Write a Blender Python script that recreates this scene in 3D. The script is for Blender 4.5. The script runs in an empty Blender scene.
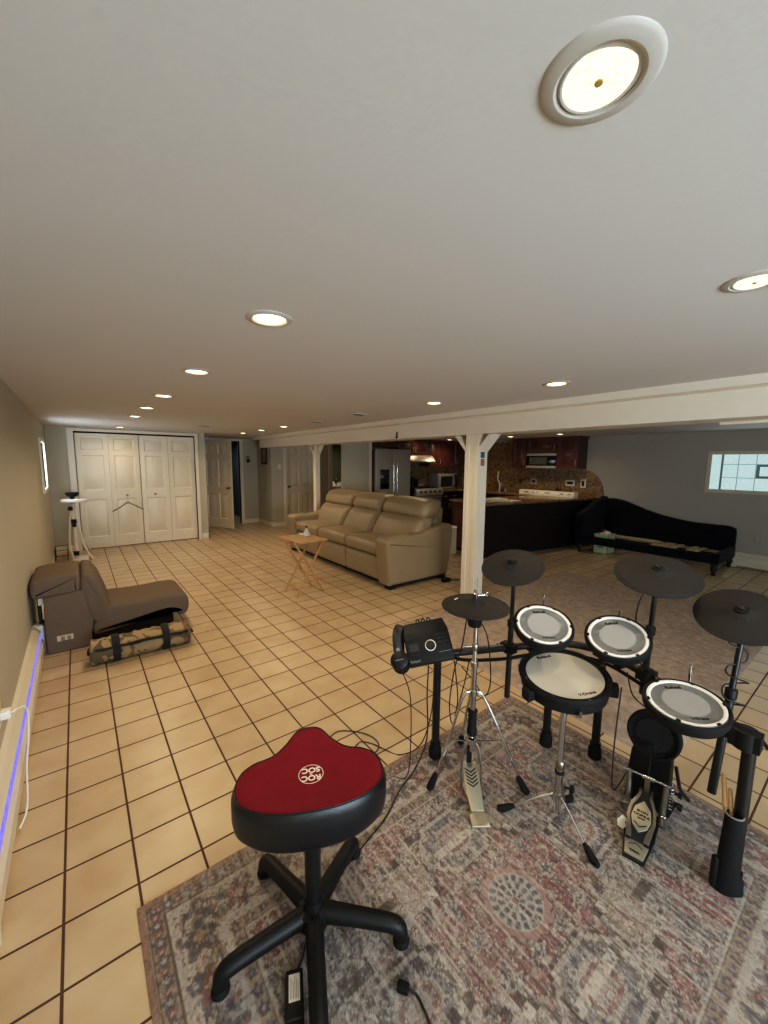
import bpy, math, random
import numpy as np
from mathutils import Vector, Matrix
random.seed(7); RNG = np.random.default_rng(7)
SC = bpy.context.scene; COL = SC.collection
PI = math.pi
V = Vector
# ------------------------------------------------------------------ measures (metres)
CAM_H = 1.5678; CEIL = 2.113; WL = -.366; WR = 8.1; FAR = 8.59; BACK = -3.1
F_PX = 398.775
RIGHT = V((.793106, -.609012, .009343)); UP = V((.067942, .103702, .992285)); FWD = V((.605283, .786352, -.123624))

# ------------------------------------------------------------------ materials
def lin(c):
    c = c/255.0
    return c/12.92 if c <= .04045 else ((c+.055)/1.055)**2.4
def rgb(c): return (lin(c[0]), lin(c[1]), lin(c[2]), 1)
def nn(nt, t, **kw):
    n = nt.nodes.new(t)
    for k, v in kw.items():
        if k.startswith('i_'): n.inputs[k[2:].replace('_', ' ')].default_value = v
        else: setattr(n, k, v)
    return n
def mat(name, col, rough=.5, metal=0, var=.08, scale=12, bump=0, bscale=120, col2=None, coat=0, sheen=0, spec=None, stretch=None, detail=3):
    m = bpy.data.materials.new(name); m.use_nodes = True; nt = m.node_tree; b = nt.nodes['Principled BSDF']; L = nt.links.new
    tc = nn(nt, 'ShaderNodeTexCoord'); src = tc.outputs['Object']
    if stretch:
        mp = nn(nt, 'ShaderNodeMapping'); mp.inputs['Scale'].default_value = stretch; L(src, mp.inputs[0]); src = mp.outputs[0]
    nz = nn(nt, 'ShaderNodeTexNoise'); nz.inputs['Scale'].default_value = scale; nz.inputs['Detail'].default_value = detail; L(src, nz.inputs[0])
    mx = nn(nt, 'ShaderNodeMix', data_type='RGBA')
    c = rgb(col)
    if col2: a, d = c, rgb(col2)
    else: a = tuple(x*(1-var) for x in c[:3])+(1,); d = tuple(min(1, x*(1+var)) for x in c[:3])+(1,)
    mx.inputs[6].default_value = a; mx.inputs[7].default_value = d
    L(nz.outputs[0], mx.inputs[0]); L(mx.outputs[2], b.inputs['Base Color'])
    b.inputs['Roughness'].default_value = rough; b.inputs['Metallic'].default_value = metal
    b.inputs['Coat Weight'].default_value = coat
    if sheen: b.inputs['Sheen Weight'].default_value = sheen
    if spec is not None: b.inputs['Specular IOR Level'].default_value = spec
    if bump:
        n2 = nn(nt, 'ShaderNodeTexNoise'); n2.inputs['Scale'].default_value = bscale; n2.inputs['Detail'].default_value = 2; L(src, n2.inputs[0])
        bp = nn(nt, 'ShaderNodeBump'); bp.inputs['Strength'].default_value = bump; bp.inputs['Distance'].default_value = .01
        L(n2.outputs[0], bp.inputs['Height']); L(bp.outputs[0], b.inputs['Normal'])
    return m
def emis(name, col, strength, col2=None, scale=60):
    m = bpy.data.materials.new(name); m.use_nodes = True; nt = m.node_tree; nt.nodes.clear(); L = nt.links.new
    o = nn(nt, 'ShaderNodeOutputMaterial'); e = nn(nt, 'ShaderNodeEmission'); L(e.outputs[0], o.inputs[0])
    tc = nn(nt, 'ShaderNodeTexCoord'); vo = nn(nt, 'ShaderNodeTexVoronoi'); vo.inputs['Scale'].default_value = scale; L(tc.outputs['Object'], vo.inputs[0])
    mx = nn(nt, 'ShaderNodeMix', data_type='RGBA'); mx.inputs[6].default_value = rgb(col); mx.inputs[7].default_value = rgb(col2 or col)
    L(vo.outputs[0], mx.inputs[0]); L(mx.outputs[2], e.inputs[0]); e.inputs[1].default_value = strength
    return m
def floor_mat():
    m = bpy.data.materials.new('floor_tile'); m.use_nodes = True; nt = m.node_tree; b = nt.nodes['Principled BSDF']; L = nt.links.new
    tc = nn(nt, 'ShaderNodeTexCoord'); mp = nn(nt, 'ShaderNodeMapping'); mp.inputs['Location'].default_value = (.1358+.0025, -1.365+.0025+.22*20, 0)
    mp.inputs['Location'].default_value[0] += .22*20
    L(tc.outputs['Object'], mp.inputs[0])
    br = nn(nt, 'ShaderNodeTexBrick'); br.offset = 0; br.squash = 1
    for k, v in (('Scale', 1), ('Mortar Size', .0050), ('Mortar Smooth', .25), ('Brick Width', .22), ('Row Height', .22), ('Bias', 0)): br.inputs[k].default_value = v
    br.inputs['Color1'].default_value = rgb((189, 167, 134)); br.inputs['Color2'].default_value = rgb((199, 178, 145)); br.inputs['Mortar'].default_value = rgb((80, 54, 33))
    L(mp.outputs[0], br.inputs[0])
    nz = nn(nt, 'ShaderNodeTexNoise'); nz.inputs['Scale'].default_value = 5; nz.inputs['Detail'].default_value = 6; L(tc.outputs['Object'], nz.inputs[0])
    mx = nn(nt, 'ShaderNodeMix', data_type='RGBA', blend_type='MULTIPLY'); mx.inputs[0].default_value = 1
    cr = nn(nt, 'ShaderNodeValToRGB'); cr.color_ramp.elements[0].position = .3; cr.color_ramp.elements[0].color = (.86, .8, .74, 1); cr.color_ramp.elements[1].position = .65; cr.color_ramp.elements[1].color = (1, 1, 1, 1)
    L(nz.outputs[0], cr.inputs[0]); L(br.outputs[0], mx.inputs[6]); L(cr.outputs[0], mx.inputs[7]); L(mx.outputs[2], b.inputs['Base Color'])
    rr = nn(nt, 'ShaderNodeMapRange'); rr.inputs[3].default_value = .33; rr.inputs[4].default_value = .85; L(br.outputs['Fac'], rr.inputs[0]); L(rr.outputs[0], b.inputs['Roughness'])
    bp = nn(nt, 'ShaderNodeBump', invert=True); bp.inputs['Strength'].default_value = .5; bp.inputs['Distance'].default_value = .004; L(br.outputs['Fac'], bp.inputs['Height']); L(bp.outputs[0], b.inputs['Normal'])
    return m
def granite(name, cols, scale=14, rough=.2):
    m = bpy.data.materials.new(name); m.use_nodes = True; nt = m.node_tree; b = nt.nodes['Principled BSDF']; L = nt.links.new
    tc = nn(nt, 'ShaderNodeTexCoord'); nz = nn(nt, 'ShaderNodeTexNoise'); nz.inputs['Scale'].default_value = scale; nz.inputs['Detail'].default_value = 9; nz.inputs['Distortion'].default_value = 1.2
    L(tc.outputs['Object'], nz.inputs[0])
    cr = nn(nt, 'ShaderNodeValToRGB'); el = cr.color_ramp.elements
    while len(el) < len(cols): el.new(.5)
    for i, c in enumerate(cols): el[i].position = .3+.4*i/(len(cols)-1); el[i].color = rgb(c)
    L(nz.outputs[0], cr.inputs[0]); L(cr.outputs[0], b.inputs['Base Color']); b.inputs['Roughness'].default_value = rough
    return m
def camo_mat():
    m = granite('camo_canvas', [(92, 82, 56), (152, 132, 96), (152, 132, 96), (118, 90, 60), (74, 70, 48), (162, 140, 104)], 5)
    m.node_tree.nodes['Principled BSDF'].inputs['Roughness'].default_value = .85
    for e in m.node_tree.nodes: 
        if e.type == 'VALTORGB': e.color_ramp.interpolation = 'CONSTANT'
        if e.type == 'TEX_NOISE': e.inputs['Detail'].default_value = 2
    return m
def attr_mat(name, attr, bump=.4):
    m = bpy.data.materials.new(name); m.use_nodes = True; nt = m.node_tree; b = nt.nodes['Principled BSDF']; L = nt.links.new
    a = nn(nt, 'ShaderNodeVertexColor', layer_name=attr)
    tc = nn(nt, 'ShaderNodeTexCoord'); nz = nn(nt, 'ShaderNodeTexNoise'); nz.inputs['Scale'].default_value = 350; nz.inputs['Detail'].default_value = 2; L(tc.outputs['Object'], nz.inputs[0])
    mx = nn(nt, 'ShaderNodeMix', data_type='RGBA', blend_type='MULTIPLY'); mx.inputs[0].default_value = 1
    cr = nn(nt, 'ShaderNodeValToRGB'); cr.color_ramp.elements[0].position = .3; cr.color_ramp.elements[0].color = (.72, .72, .72, 1); cr.color_ramp.elements[1].position = .7
    L(nz.outputs[0], cr.inputs[0]); L(a.outputs[0], mx.inputs[6]); L(cr.outputs[0], mx.inputs[7]); L(mx.outputs[2], b.inputs['Base Color'])
    b.inputs['Roughness'].default_value = .95; b.inputs['Specular IOR Level'].default_value = .15
    bp = nn(nt, 'ShaderNodeBump'); bp.inputs['Strength'].default_value = bump; bp.inputs['Distance'].default_value = .002; L(nz.outputs[0], bp.inputs['Height']); L(bp.outputs[0], b.inputs['Normal'])
    return m
M = dict(
 floor=floor_mat(),
 ceil=mat('ceiling_paint', (205, 202, 197), .75, var=.02, scale=1.5, bump=.05, bscale=60),
 wall=mat('wall_paint', (181, 175, 156), .7, var=.03, scale=2, bump=.04, bscale=90),
 wallR=mat('right_wall_paint', (168, 163, 152), .75, var=.03, scale=2),
 white=mat('white_trim_paint', (222, 212, 194), .45, var=.03),
 door=mat('door_paint', (226, 214, 190), .4, var=.02),
 green=mat('bathroom_green_paint', (92, 98, 80), .7),
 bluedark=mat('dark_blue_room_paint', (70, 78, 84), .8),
 heater=mat('heater_enamel', (214, 204, 184), .4, var=.03),
 brass=mat('aged_brass', (140, 112, 70), .35, .9),
 chrome=mat('chrome', (205, 205, 205), .16, 1, var=.04),
 dullmetal=mat('dull_steel', (165, 160, 150), .32, 1, var=.06),
 blackmetal=mat('black_powder_coat', (13, 13, 12), .42, var=.2, coat=.1),
 blackplastic=mat('black_plastic', (13, 13, 13), .5, spec=.35, var=.2, bump=.05, bscale=400),
 rubber=mat('black_rubber', (16, 15, 15), .75, spec=.3, var=.15),
 cymbal=mat('grey_cymbal_rubber', (42, 39, 36), .78, spec=.3, var=.12, scale=9, bump=.08, bscale=200),
 hihatrub=mat('black_hihat_rubber', (32, 31, 29), .65, spec=.3, var=.12),
 mesh=mat('mesh_drumhead', (150, 151, 149), .55, var=.04, bump=.05, bscale=700),
 mesh2=mat('white_drumhead', (192, 188, 176), .5, var=.03, bump=.05, bscale=700),
 ring=mat('light_trim_enamel', (186, 180, 170), .45, var=.03),
 hoop=mat('white_hoop', (232, 230, 224), .35, var=.02),
 ink=mat('black_ink', (18, 18, 18), .6, var=.05),
 inkw=mat('pale_ink', (225, 218, 205), .6, var=.03),
 inkg=mat('grey_ink', (120, 118, 112), .6, var=.03),
 red=mat('red_velour', (112, 10, 26), .9, var=.14, scale=25, bump=.15, bscale=300, sheen=.06, spec=.2),
 vinyl=mat('black_vinyl', (15, 16, 18), .36, var=.12, bump=.12, bscale=260),
 shag=mat('beige_shag', (208, 190, 172), .98, col2=(134, 116, 102), scale=18, detail=9, bump=1, bscale=160, spec=.1),
 leather=mat('tan_leather', (148, 131, 103), .42, var=.07, scale=8, bump=.12, bscale=90),
 grey=mat('grey_woven_fabric', (108, 94, 80), .92, var=.1, scale=60, bump=.25, bscale=350, spec=.2),
 dark=mat('dark_void', (16, 14, 13), .9, var=.1),
 camo=camo_mat(), strap=mat('black_webbing', (24, 22, 20), .8, var=.1),
 wood=mat('pale_beech', (186, 146, 98), .5, var=.14, scale=6, stretch=(1, 1, 12)),
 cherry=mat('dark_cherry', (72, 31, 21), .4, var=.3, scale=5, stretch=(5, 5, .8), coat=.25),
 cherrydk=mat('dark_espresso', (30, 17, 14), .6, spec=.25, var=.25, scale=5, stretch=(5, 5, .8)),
 steel=mat('brushed_steel', (172, 166, 154), .4, .5, var=.06, scale=6, stretch=(1, 1, 60)),
 steeldk=mat('dark_steel_side', (60, 58, 56), .45, .6),
 glassdk=mat('dark_glass', (14, 14, 15), .12, var=.05),
 counter=granite('granite_counter', [(38, 28, 20), (94, 72, 46), (150, 118, 74), (52, 38, 28)], 30),
 splash=granite('granite_backsplash', [(34, 24, 16), (100, 74, 42), (150, 118, 72), (62, 44, 28), (182, 150, 100)], 9, .34),
 navy=mat('navy_velvet', (11, 12, 20), .9, var=.2, sheen=.05, spec=.15),
 slat=mat('pale_pine', (196, 176, 140), .6, var=.1, scale=6),
 crate=mat('pale_green_plastic', (186, 200, 160), .45, var=.04),
 paper=mat('paper', (226, 220, 204), .7, var=.03),
 teal=mat('teal_print', (40, 104, 108), .6, var=.15), rose=mat('rose_print', (160, 98, 78), .6, var=.25, scale=90),
 cord=mat('black_cord', (22, 20, 18), .5), cordw=mat('white_cord', (225, 218, 204), .5),
 hwood=mat('hanger_wood', (112, 78, 50), .45, var=.1),
 bulb=emis('lamp_lens', (255, 250, 226), 1.7, (244, 222, 164), 220),
 bulbfar=emis('lamp_lens_far', (255, 232, 186), 7, (255, 214, 150), 60),
 led=emis('violet_led', (122, 108, 250), 1.0, (160, 150, 250), 30),
 pane=emis('daylit_pane', (225, 238, 246), 2.2, (210, 226, 238), 5),
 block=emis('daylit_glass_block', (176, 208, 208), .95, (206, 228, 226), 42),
 skyframe=emis('window_vent_grey', (92, 108, 108), .6, (100, 116, 116), 20),  # daylight on the vent frame and jamb, put in as a glow
 glass=mat('clear_glass', (200, 200, 192), .08, var=.02, spec=.8),
)

# ------------------------------------------------------------------ mesh builder
def frame(c, z, xh=None):
    z = V(z).normalized(); xh = V(xh) if xh is not None else (V((1, 0, 0)) if abs(z.x) < .9 else V((0, 1, 0)))
    x = (xh - z*xh.dot(z)).normalized(); y = z.cross(x)
    m = Matrix.Identity(4)
    for i, a in enumerate((x, y, z)):
        for r in range(3): m[r][i] = a[r]
    m.translation = V(c); return m
def rotz(c, a): return Matrix.Translation(V(c)) @ Matrix.Rotation(a, 4, 'Z')
def spl(pts, n=8, closed=False):
    P = [V(p) for p in pts]; N = len(P); out = []
    rng = range(N if closed else N-1)
    for i in rng:
        if closed: a, b, c, d = P[(i-1) % N], P[i], P[(i+1) % N], P[(i+2) % N]
        else: a, b, c, d = P[max(i-1, 0)], P[i], P[i+1], P[min(i+2, N-1)]
        for k in range(n):
            t = k/n; t2 = t*t; t3 = t2*t
            out.append(.5*((2*b)+(c-a)*t+(2*a-5*b+4*c-d)*t2+(3*b-a-3*c+d)*t3))
    if not closed: out.append(P[-1])
    return out
class MB:
    def __init__(s): s.v = []; s.f = []; s.mi = []; s.cur = 0
    def add(s, vs, fs, X=None):
        o = len(s.v)
        s.v += [tuple(X @ V(p)) if X is not None else tuple(p) for p in vs]
        s.f += [tuple(i+o for i in f) for f in fs]; s.mi += [s.cur]*len(fs); return s
    def box(s, lo, hi, X=None):
        (a, b, c), (d, e, f) = lo, hi
        vs = [(a, b, c), (d, b, c), (d, e, c), (a, e, c), (a, b, f), (d, b, f), (d, e, f), (a, e, f)]
        return s.add(vs, [(3, 2, 1, 0), (4, 5, 6, 7), (0, 1, 5, 4), (1, 2, 6, 5), (2, 3, 7, 6), (3, 0, 4, 7)], X)
    def cb(s, c, sz, X=None): return s.box([c[i]-sz[i]/2 for i in range(3)], [c[i]+sz[i]/2 for i in range(3)], X)
    def rbox(s, lo, hi, r=.02, seg=2, n=1, puff=(0, 0, 0), X=None, fn=None):
        h = [(hi[i]-lo[i])/2 for i in range(3)]; c = [(hi[i]+lo[i])/2 for i in range(3)]
        r = min(r, min(h)*.999)
        def axis(hh):
            l = [-hh+r-r*math.tan(PI/4*(1-k/seg)) for k in range(seg+1)]
            inner = [(-hh+r)+(2*hh-2*r)*k/n for k in range(1, n)]
            return l+inner+[-x for x in reversed(l)]
        A = [axis(x) for x in h]; idx = {}; vs = []; fs = []
        def vert(p):
            k = tuple(round(x, 6) for x in p)
            if k in idx: return idx[k]
            q = [max(-h[i]+r, min(h[i]-r, p[i])) for i in range(3)]
            d = V([p[i]-q[i] for i in range(3)])
            if d.length > 1e-9: d = d.normalized()*r
            w = V(q)+d
            u = [max(-1, min(1, p[i]/h[i])) for i in range(3)]
            for i in range(3):
                if puff[i]:
                    j, k2 = [x for x in range(3) if x != i]
                    w[i] += puff[i]*(1 if u[i] > 0 else -1)*abs(u[i])*(1-u[j]**2)*(1-u[k2]**2)
            w = w+V(c)
            if fn: w = V(fn(w))
            idx[k] = len(vs); vs.append(tuple(w)); return idx[k]
        for i in range(3):
            j, k = [(1, 2), (2, 0), (0, 1)][i]
            for sg in (-1, 1):
                for a in range(len(A[j])-1):
                    for b in range(len(A[k])-1):
                        q = []
                        for (aa, bb) in ((a, b), (a+1, b), (a+1, b+1), (a, b+1)):
                            p = [0, 0, 0]; p[i] = sg*h[i]; p[j] = A[j][aa]; p[k] = A[k][bb]; q.append(vert(p))
                        fs.append(tuple(q if sg > 0 else q[::-1]))
        return s.add(vs, fs, X)
    def loft(s, rings, caps=True, closed=False, X=None):
        n = len(rings[0]); vs = [tuple(p) for r in rings for p in r]; fs = []
        m = len(rings)
        for i in range(m if closed else m-1):
            i2 = (i+1) % m
            for j in range(n):
                k = (j+1) % n; fs.append((i*n+j, i*n+k, i2*n+k, i2*n+j))
        if caps and not closed: fs += [tuple(range(n))[::-1], tuple(range((m-1)*n, m*n))]
        return s.add(vs, fs, X)
    def tube(s, pts, r, seg=10, closed=False, caps=True, X=None, flat=1, upv=None):
        P = [V(p) for p in pts]; N = len(P); R = r if isinstance(r, (list, tuple)) else [r]*N
        T = []
        for i in range(N):
            a = P[(i-1) % N] if (closed or i) else P[0]; b = P[(i+1) % N] if (closed or i < N-1) else P[-1]
            t = (b-a); T.append(t.normalized() if t.length > 1e-9 else V((0, 0, 1)))
        nrm = V(upv) if upv is not None else (V((0, 0, 1)) if abs(T[0].z) < .9 else V((1, 0, 0)))
        rings = []
        for i in range(N):
            nrm = nrm-T[i]*nrm.dot(T[i])
            if nrm.length < 1e-6: nrm = T[i].orthogonal()
            nrm = nrm.normalized(); bn = T[i].cross(nrm)
            rings.append([P[i]+(nrm*math.cos(2*PI*k/seg)*flat+bn*math.sin(2*PI*k/seg))*R[i] for k in range(seg)])
        return s.loft(rings, caps, closed, X)
    def cyl(s, a, b, r, r2=None, seg=16, X=None): return s.tube([a, b], [r, r if r2 is None else r2], seg, X=X)
    def lathe(s, prof, c=(0, 0, 0), z=(0, 0, 1), seg=32, xh=None, closed=False):
        X = frame(c, z, xh)
        return s.loft([[(r*math.cos(2*PI*k/seg), r*math.sin(2*PI*k/seg), h) for k in range(seg)] for r, h in prof], caps=not closed, closed=closed, X=X)
    def torus(s, c, n, R, r, seg=32, s2=10): return s.lathe([(R+r*math.cos(2*PI*k/s2), r*math.sin(2*PI*k/s2)) for k in range(s2)], c, n, seg, closed=True)
    def prism(s, poly, d, X=None, r=0, seg=3):
        # polygon in local xy, extruded 0..d along z, edges rounded by r
        P = [V((p[0], p[1], 0)) for p in poly]; n = len(P)
        area = sum(P[i].x*P[(i+1) % n].y-P[(i+1) % n].x*P[i].y for i in range(n))
        if area < 0: P.reverse()
        def off(q):
            out = []
            for i in range(n):
                e1 = (P[i]-P[i-1]).normalized(); e2 = (P[(i+1) % n]-P[i]).normalized()
                n1 = V((-e1.y, e1.x, 0)); n2 = V((-e2.y, e2.x, 0)); m = (n1+n2)
                m = m/max(.35, m.dot(n1)) if m.length > 1e-6 else n1
                out.append(P[i]+m*q)
            return out
        if r <= 0: rings = [P, [p+V((0, 0, d)) for p in P]]
        else:
            rings = []
            for k in range(seg, -1, -1):
                a = PI/2*k/seg; rings.append([p+V((0, 0, r*(1-math.sin(a)))) for p in off(r*(1-math.cos(a)))])
            for k in range(seg+1):
                a = PI/2*k/seg; rings.append([p+V((0, 0, d-r*(1-math.sin(a)))) for p in off(r*(1-math.cos(a)))])
        return s.loft(rings, X=X)
    def panelslab(s, w, h, t, rects, X=None, dep=.014, m1=.02, m2=.045):
        # door slab: front at y=0 facing -y, body to y=t, recessed and raised panels
        xs = sorted({0, w} | {r[0] for r in rects} | {r[2] for r in rects}); zs = sorted({0, h} | {r[1] for r in rects} | {r[3] for r in rects})
        for i in range(len(xs)-1):
            for j in range(len(zs)-1):
                a, b, c, d = xs[i], xs[i+1], zs[j], zs[j+1]; cx, cz = (a+b)/2, (c+d)/2
                if any(r[0] < cx < r[2] and r[1] < cz < r[3] for r in rects): continue
                s.add([(a, 0, c), (b, 0, c), (b, 0, d), (a, 0, d)], [(0, 1, 2, 3)], X)
        for (a, c, b, d) in rects:
            k = min(1, (b-a)/.14, (d-c)/.14); ms = [(0, 0), (m1*k*.6, dep), (m1*k, dep), (m2*k, .0015)]; vs = []; fs = []
            for (q, y) in ms: vs += [(a+q, y, c+q), (b-q, y, c+q), (b-q, y, d-q), (a+q, y, d-q)]
            for i in range(3):
                for j in range(4): fs.append((i*4+j, i*4+(j+1) % 4, i*4+4+(j+1) % 4, i*4+4+j))
            fs.append((12, 13, 14, 15)); s.add(vs, fs, X)
        s.add([(0, 0, 0), (w, 0, 0), (w, 0, h), (0, 0, h), (0, t, 0), (w, t, 0), (w, t, h), (0, t, h)], [(1, 0, 4, 5), (2, 1, 5, 6), (3, 2, 6, 7), (0, 3, 7, 4), (5, 4, 7, 6)], X)
        return s
def root_of(o):
    while o.parent: o = o.parent
    return o
def P(name, mb, m, parent=None, label=None, loc=None, sharp=38, org=None):
    """link a builder as ONE mesh; vertices given in world space (or about the thing's own base when its Empty is not yet moved)"""
    off = V(root_of(parent).location) if parent else V(org or (0, 0, 0))
    me = bpy.data.meshes.new(name); me.from_pydata([tuple(V(v)-off) for v in mb.v], [], mb.f)
    for x in (m if isinstance(m, (list, tuple)) else [m]): me.materials.append(x)
    if isinstance(m, (list, tuple)): me.polygons.foreach_set('material_index', mb.mi)
    me.update(); me.shade_smooth(); me.set_sharp_from_angle(angle=math.radians(sharp))
    o = bpy.data.objects.new(name, me); COL.objects.link(o)
    if parent: o.parent = parent
    else: o.location = off
    if label: o['label'] = label
    return o
def T(name, label, cat, loc=(0, 0, 0), group=None):
    o = bpy.data.objects.new(name, None); COL.objects.link(o); o.location = loc; o.empty_display_size = .05
    return tag(o, label, cat, group)
def tag(o, label, cat, group=None):
    o['label'] = label; o['category'] = cat
    if group: o['group'] = group
    return o
def S(name, mb, m, parent=None, **kw):
    o = P(name, mb, m, parent, **kw)
    if not parent: o['kind'] = 'structure'
    return o
def dup(r, loc, label=None, rz=None):
    c = r.copy(); COL.objects.link(c); c.location = loc
    if rz is not None: c.rotation_euler = (0, 0, rz)
    if label: c['label'] = label
    for a in r.children:
        b = a.copy(); COL.objects.link(b); b.parent = c
        for d in a.children:
            e = d.copy(); COL.objects.link(e); e.parent = b
    return c
def text(name, s, size, X, m, parent, bold=0, label=None, thick=.0004):
    cu = bpy.data.curves.new('t', 'FONT'); cu.body = s; cu.size = size; cu.align_x = 'CENTER'; cu.align_y = 'CENTER'; cu.extrude = thick; cu.offset = bold
    o = bpy.data.objects.new('t', cu); COL.objects.link(o); bpy.context.view_layer.update()
    me = bpy.data.meshes.new_from_object(o.evaluated_get(bpy.context.evaluated_depsgraph_get()))
    b = MB(); b.add([v.co[:] for v in me.vertices], [tuple(p.vertices) for p in me.polygons], X)
    bpy.data.objects.remove(o); bpy.data.curves.remove(cu); bpy.data.meshes.remove(me)
    return P(name, b, m, parent, label=label)
def wire(name, pts, r, m, label, cat, group=None, n=8):
    p = spl(pts, n); o = P(name, MB().tube(p, r, 6), m, org=tuple(p[0])); return tag(o, label, cat, group)

# ================================================================== ROOM SHELL
S('floor', MB().box((-.6, BACK-.2, -.1), (8.4, 12.6, 0)), M['floor'])
S('ceiling', MB().box((-.6, BACK-.2, CEIL), (8.4, 12.6, CEIL+.12)), M['ceil'])
# left wall with a small window
WY0, WY1, WZ0, WZ1 = 7.0, 7.75, 1.16, 1.80
b = MB()
b.box((WL-.2, BACK, 0), (WL, WY0, CEIL)); b.box((WL-.2, WY1, 0), (WL, 10.3, CEIL)); b.box((WL-.2, WY0, 0), (WL, WY1, WZ0)); b.box((WL-.2, WY0, WZ1), (WL, WY1, CEIL))
S('wall_left', b, M['wall'])
w1 = S('window_1', MB().box((WL-.1, WY0, WZ0), (WL-.09, WY1, WZ1)), M['pane'])
b = MB()
for lo, hi in (((WL-.09, WY0-.05, WZ0-.05), (WL+.022, WY0, WZ1+.05)), ((WL-.09, WY1, WZ0-.05), (WL+.022, WY1+.05, WZ1+.05)), ((WL-.09, WY0, WZ1), (WL+.022, WY1, WZ1+.05)), ((WL-.09, WY0, WZ0-.05), (WL+.022, WY1, WZ0))): b.box(lo, hi)
S('window_frame', b, M['white'], w1)
S('wall_back', MB().box((-.6, BACK-.15, 0), (8.4, BACK, CEIL)), M['wall'])
# closet wall
CX0, CX1, CZ = 0.0, 1.885, 2.045
b = MB(); b.box((WL, FAR, 0), (CX0, FAR+.12, CEIL)); b.box((CX1, FAR, 0), (2.075, FAR+.12, CEIL)); b.box((CX0, FAR, CZ), (CX1, FAR+.12, CEIL)); b.box((1.97, FAR+.12, 0), (2.075, 10.2, CEIL)); b.box((WL, 9.3, 0), (1.97, 9.4, CEIL))
S('wall_closet', b, M['wall'])
b = MB(); b.box((CX0-.09, FAR-.018, 0), (CX0, FAR+.05, CZ+.045)); b.box((CX1, FAR-.018, 0), (CX1+.055, FAR+.05, CZ+.045)); b.box((CX0, FAR-.018, CZ), (CX1, FAR+.05, CZ+.045))
S('trim_1', b, M['white'])
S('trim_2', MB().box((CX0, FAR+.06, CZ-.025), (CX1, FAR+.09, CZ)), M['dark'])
def bifold(num, x0, x1, kx, fold):
    w = (x1-x0)/2-.002; h = CZ-.04
    d = S('door_%d' % num, MB().panelslab(w, h, .03, [(.075, .20, w-.075, .86), (.075, 1.02, w-.075, 1.63), (.075, 1.72, w-.075, 1.92)], X=rotz((x0, FAR+.04, .012), -fold)), M['door'])
    xm = x0+w*math.cos(fold); ym = FAR+.04-w*math.sin(fold)
    S('door_panel', MB().panelslab(w, h, .03, [(.075, .20, w-.075, .86), (.075, 1.02, w-.075, 1.63), (.075, 1.72, w-.075, 1.92)], X=rotz((xm+.004, ym, .012), fold)), M['door'], d)
    b = MB(); b.lathe([(.008, 0), (.006, .02), (.017, .03), (.019, .042), (.012, .052), (0.001, .054)], (kx, FAR+.035-abs(kx-x0 if kx < xm else x1-kx)*math.sin(fold), .935), (0, -1, 0), 16)
    S('knob', b, M['brass'], d)
bifold(1, CX0+.01, CX0+.943, .705, .11)
bifold(2, CX0+.949, CX1-.008, 1.16, .015)
# hall recess behind the closet: back wall with an open door
HX0, HX1 = 2.36, 3.24
b = MB(); b.box((2.075, 10.1, 0), (HX0, 10.22, CEIL)); b.box((HX1, 10.1, 0), (3.75, 10.22, CEIL)); b.box((HX0, 10.1, 2.05), (HX1, 10.22, CEIL))
S('wall_hall', b, M['wall'])
b = MB(); b.box((HX0-.06, 10.08, 0), (HX0, 10.24, 2.1)); b.box((HX1, 10.08, 0), (HX1+.075, 10.24, 2.1)); b.box((HX0, 10.08, 2.05), (HX1, 10.24, 2.1))
S('trim_3', b, M['white'])
b = MB(); b.box((2.0, 12.0, 0), (4.6, 12.1, CEIL)); b.box((1.98, 10.22, 0), (2.05, 12.0, CEIL)); b.box((3.6, 10.22, 0), (3.75, 12.0, CEIL))
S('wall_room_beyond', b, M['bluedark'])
six = lambda w: [(.11, .22, w/2-.045, .80), (w/2+.045, .22, w-.11, .80), (.11, .96, w/2-.045, 1.60), (w/2+.045, .96, w-.11, 1.60), (.11, 1.70, w/2-.045, 1.92), (w/2+.045, 1.70, w-.11, 1.92)]
def leaf(num, X, w, kx):
    d = S('door_%d' % num, MB().panelslab(w, 2.02, .035, six(w), X=X @ Matrix.Translation((0, 0, .012))), M['door'])
    b = MB(); q = lambda x, y, z: X @ V((x, y, z))
    ax = (X.to_3x3() @ V((0, -1, 0)))
    b.lathe([(.03, 0), (.03, .006), (.011, .008), (.011, .04), (.024, .048), (.028, .06), (.02, .072), (0.001, .075)], q(kx, 0, .95), ax, 18)
    S('knob', b, M['brass'], d); return d
leaf(3, rotz((2.37, 10.06, 0), -1.07), .86, .79)
# nook wall, wall with the second door, bathroom opening
S('wall_nook', MB().box((3.68, 9.18, 0), (3.75, 10.1, CEIL)), M['wall'])
DX0, DX1 = 4.06, 4.83; OX0, OX1 = 5.33, 6.35
b = MB(); b.box((3.75, 9.18, 0), (DX0, 9.32, CEIL)); b.box((DX1, 9.2, 0), (OX0, 9.32, CEIL)); b.box((OX1, 9.2, 0), (WR, 9.32, CEIL)); b.box((DX0, 9.2, 2.03), (DX1, 9.32, CEIL)); b.box((OX0, 9.2, 2.03), (OX1, 9.32, CEIL))
S('wall_far', b, M['wall'])
b = MB()
for a, c in ((DX0-.075, DX0), (DX1, DX1+.075), (OX0-.1, OX0), (OX1, OX1+.075)): b.box((a, 9.158, 0), (c, 9.34, 2.1))
b.box((DX0, 9.158, 2.03), (DX1, 9.34, 2.1)); b.box((OX0, 9.158, 2.03), (OX1, 9.34, 2.1))
S('trim_4', b, M['white'])
d4 = leaf(4, rotz((DX0+.004, 9.235, 0), 0), DX1-DX0-.008, .075)
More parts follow.
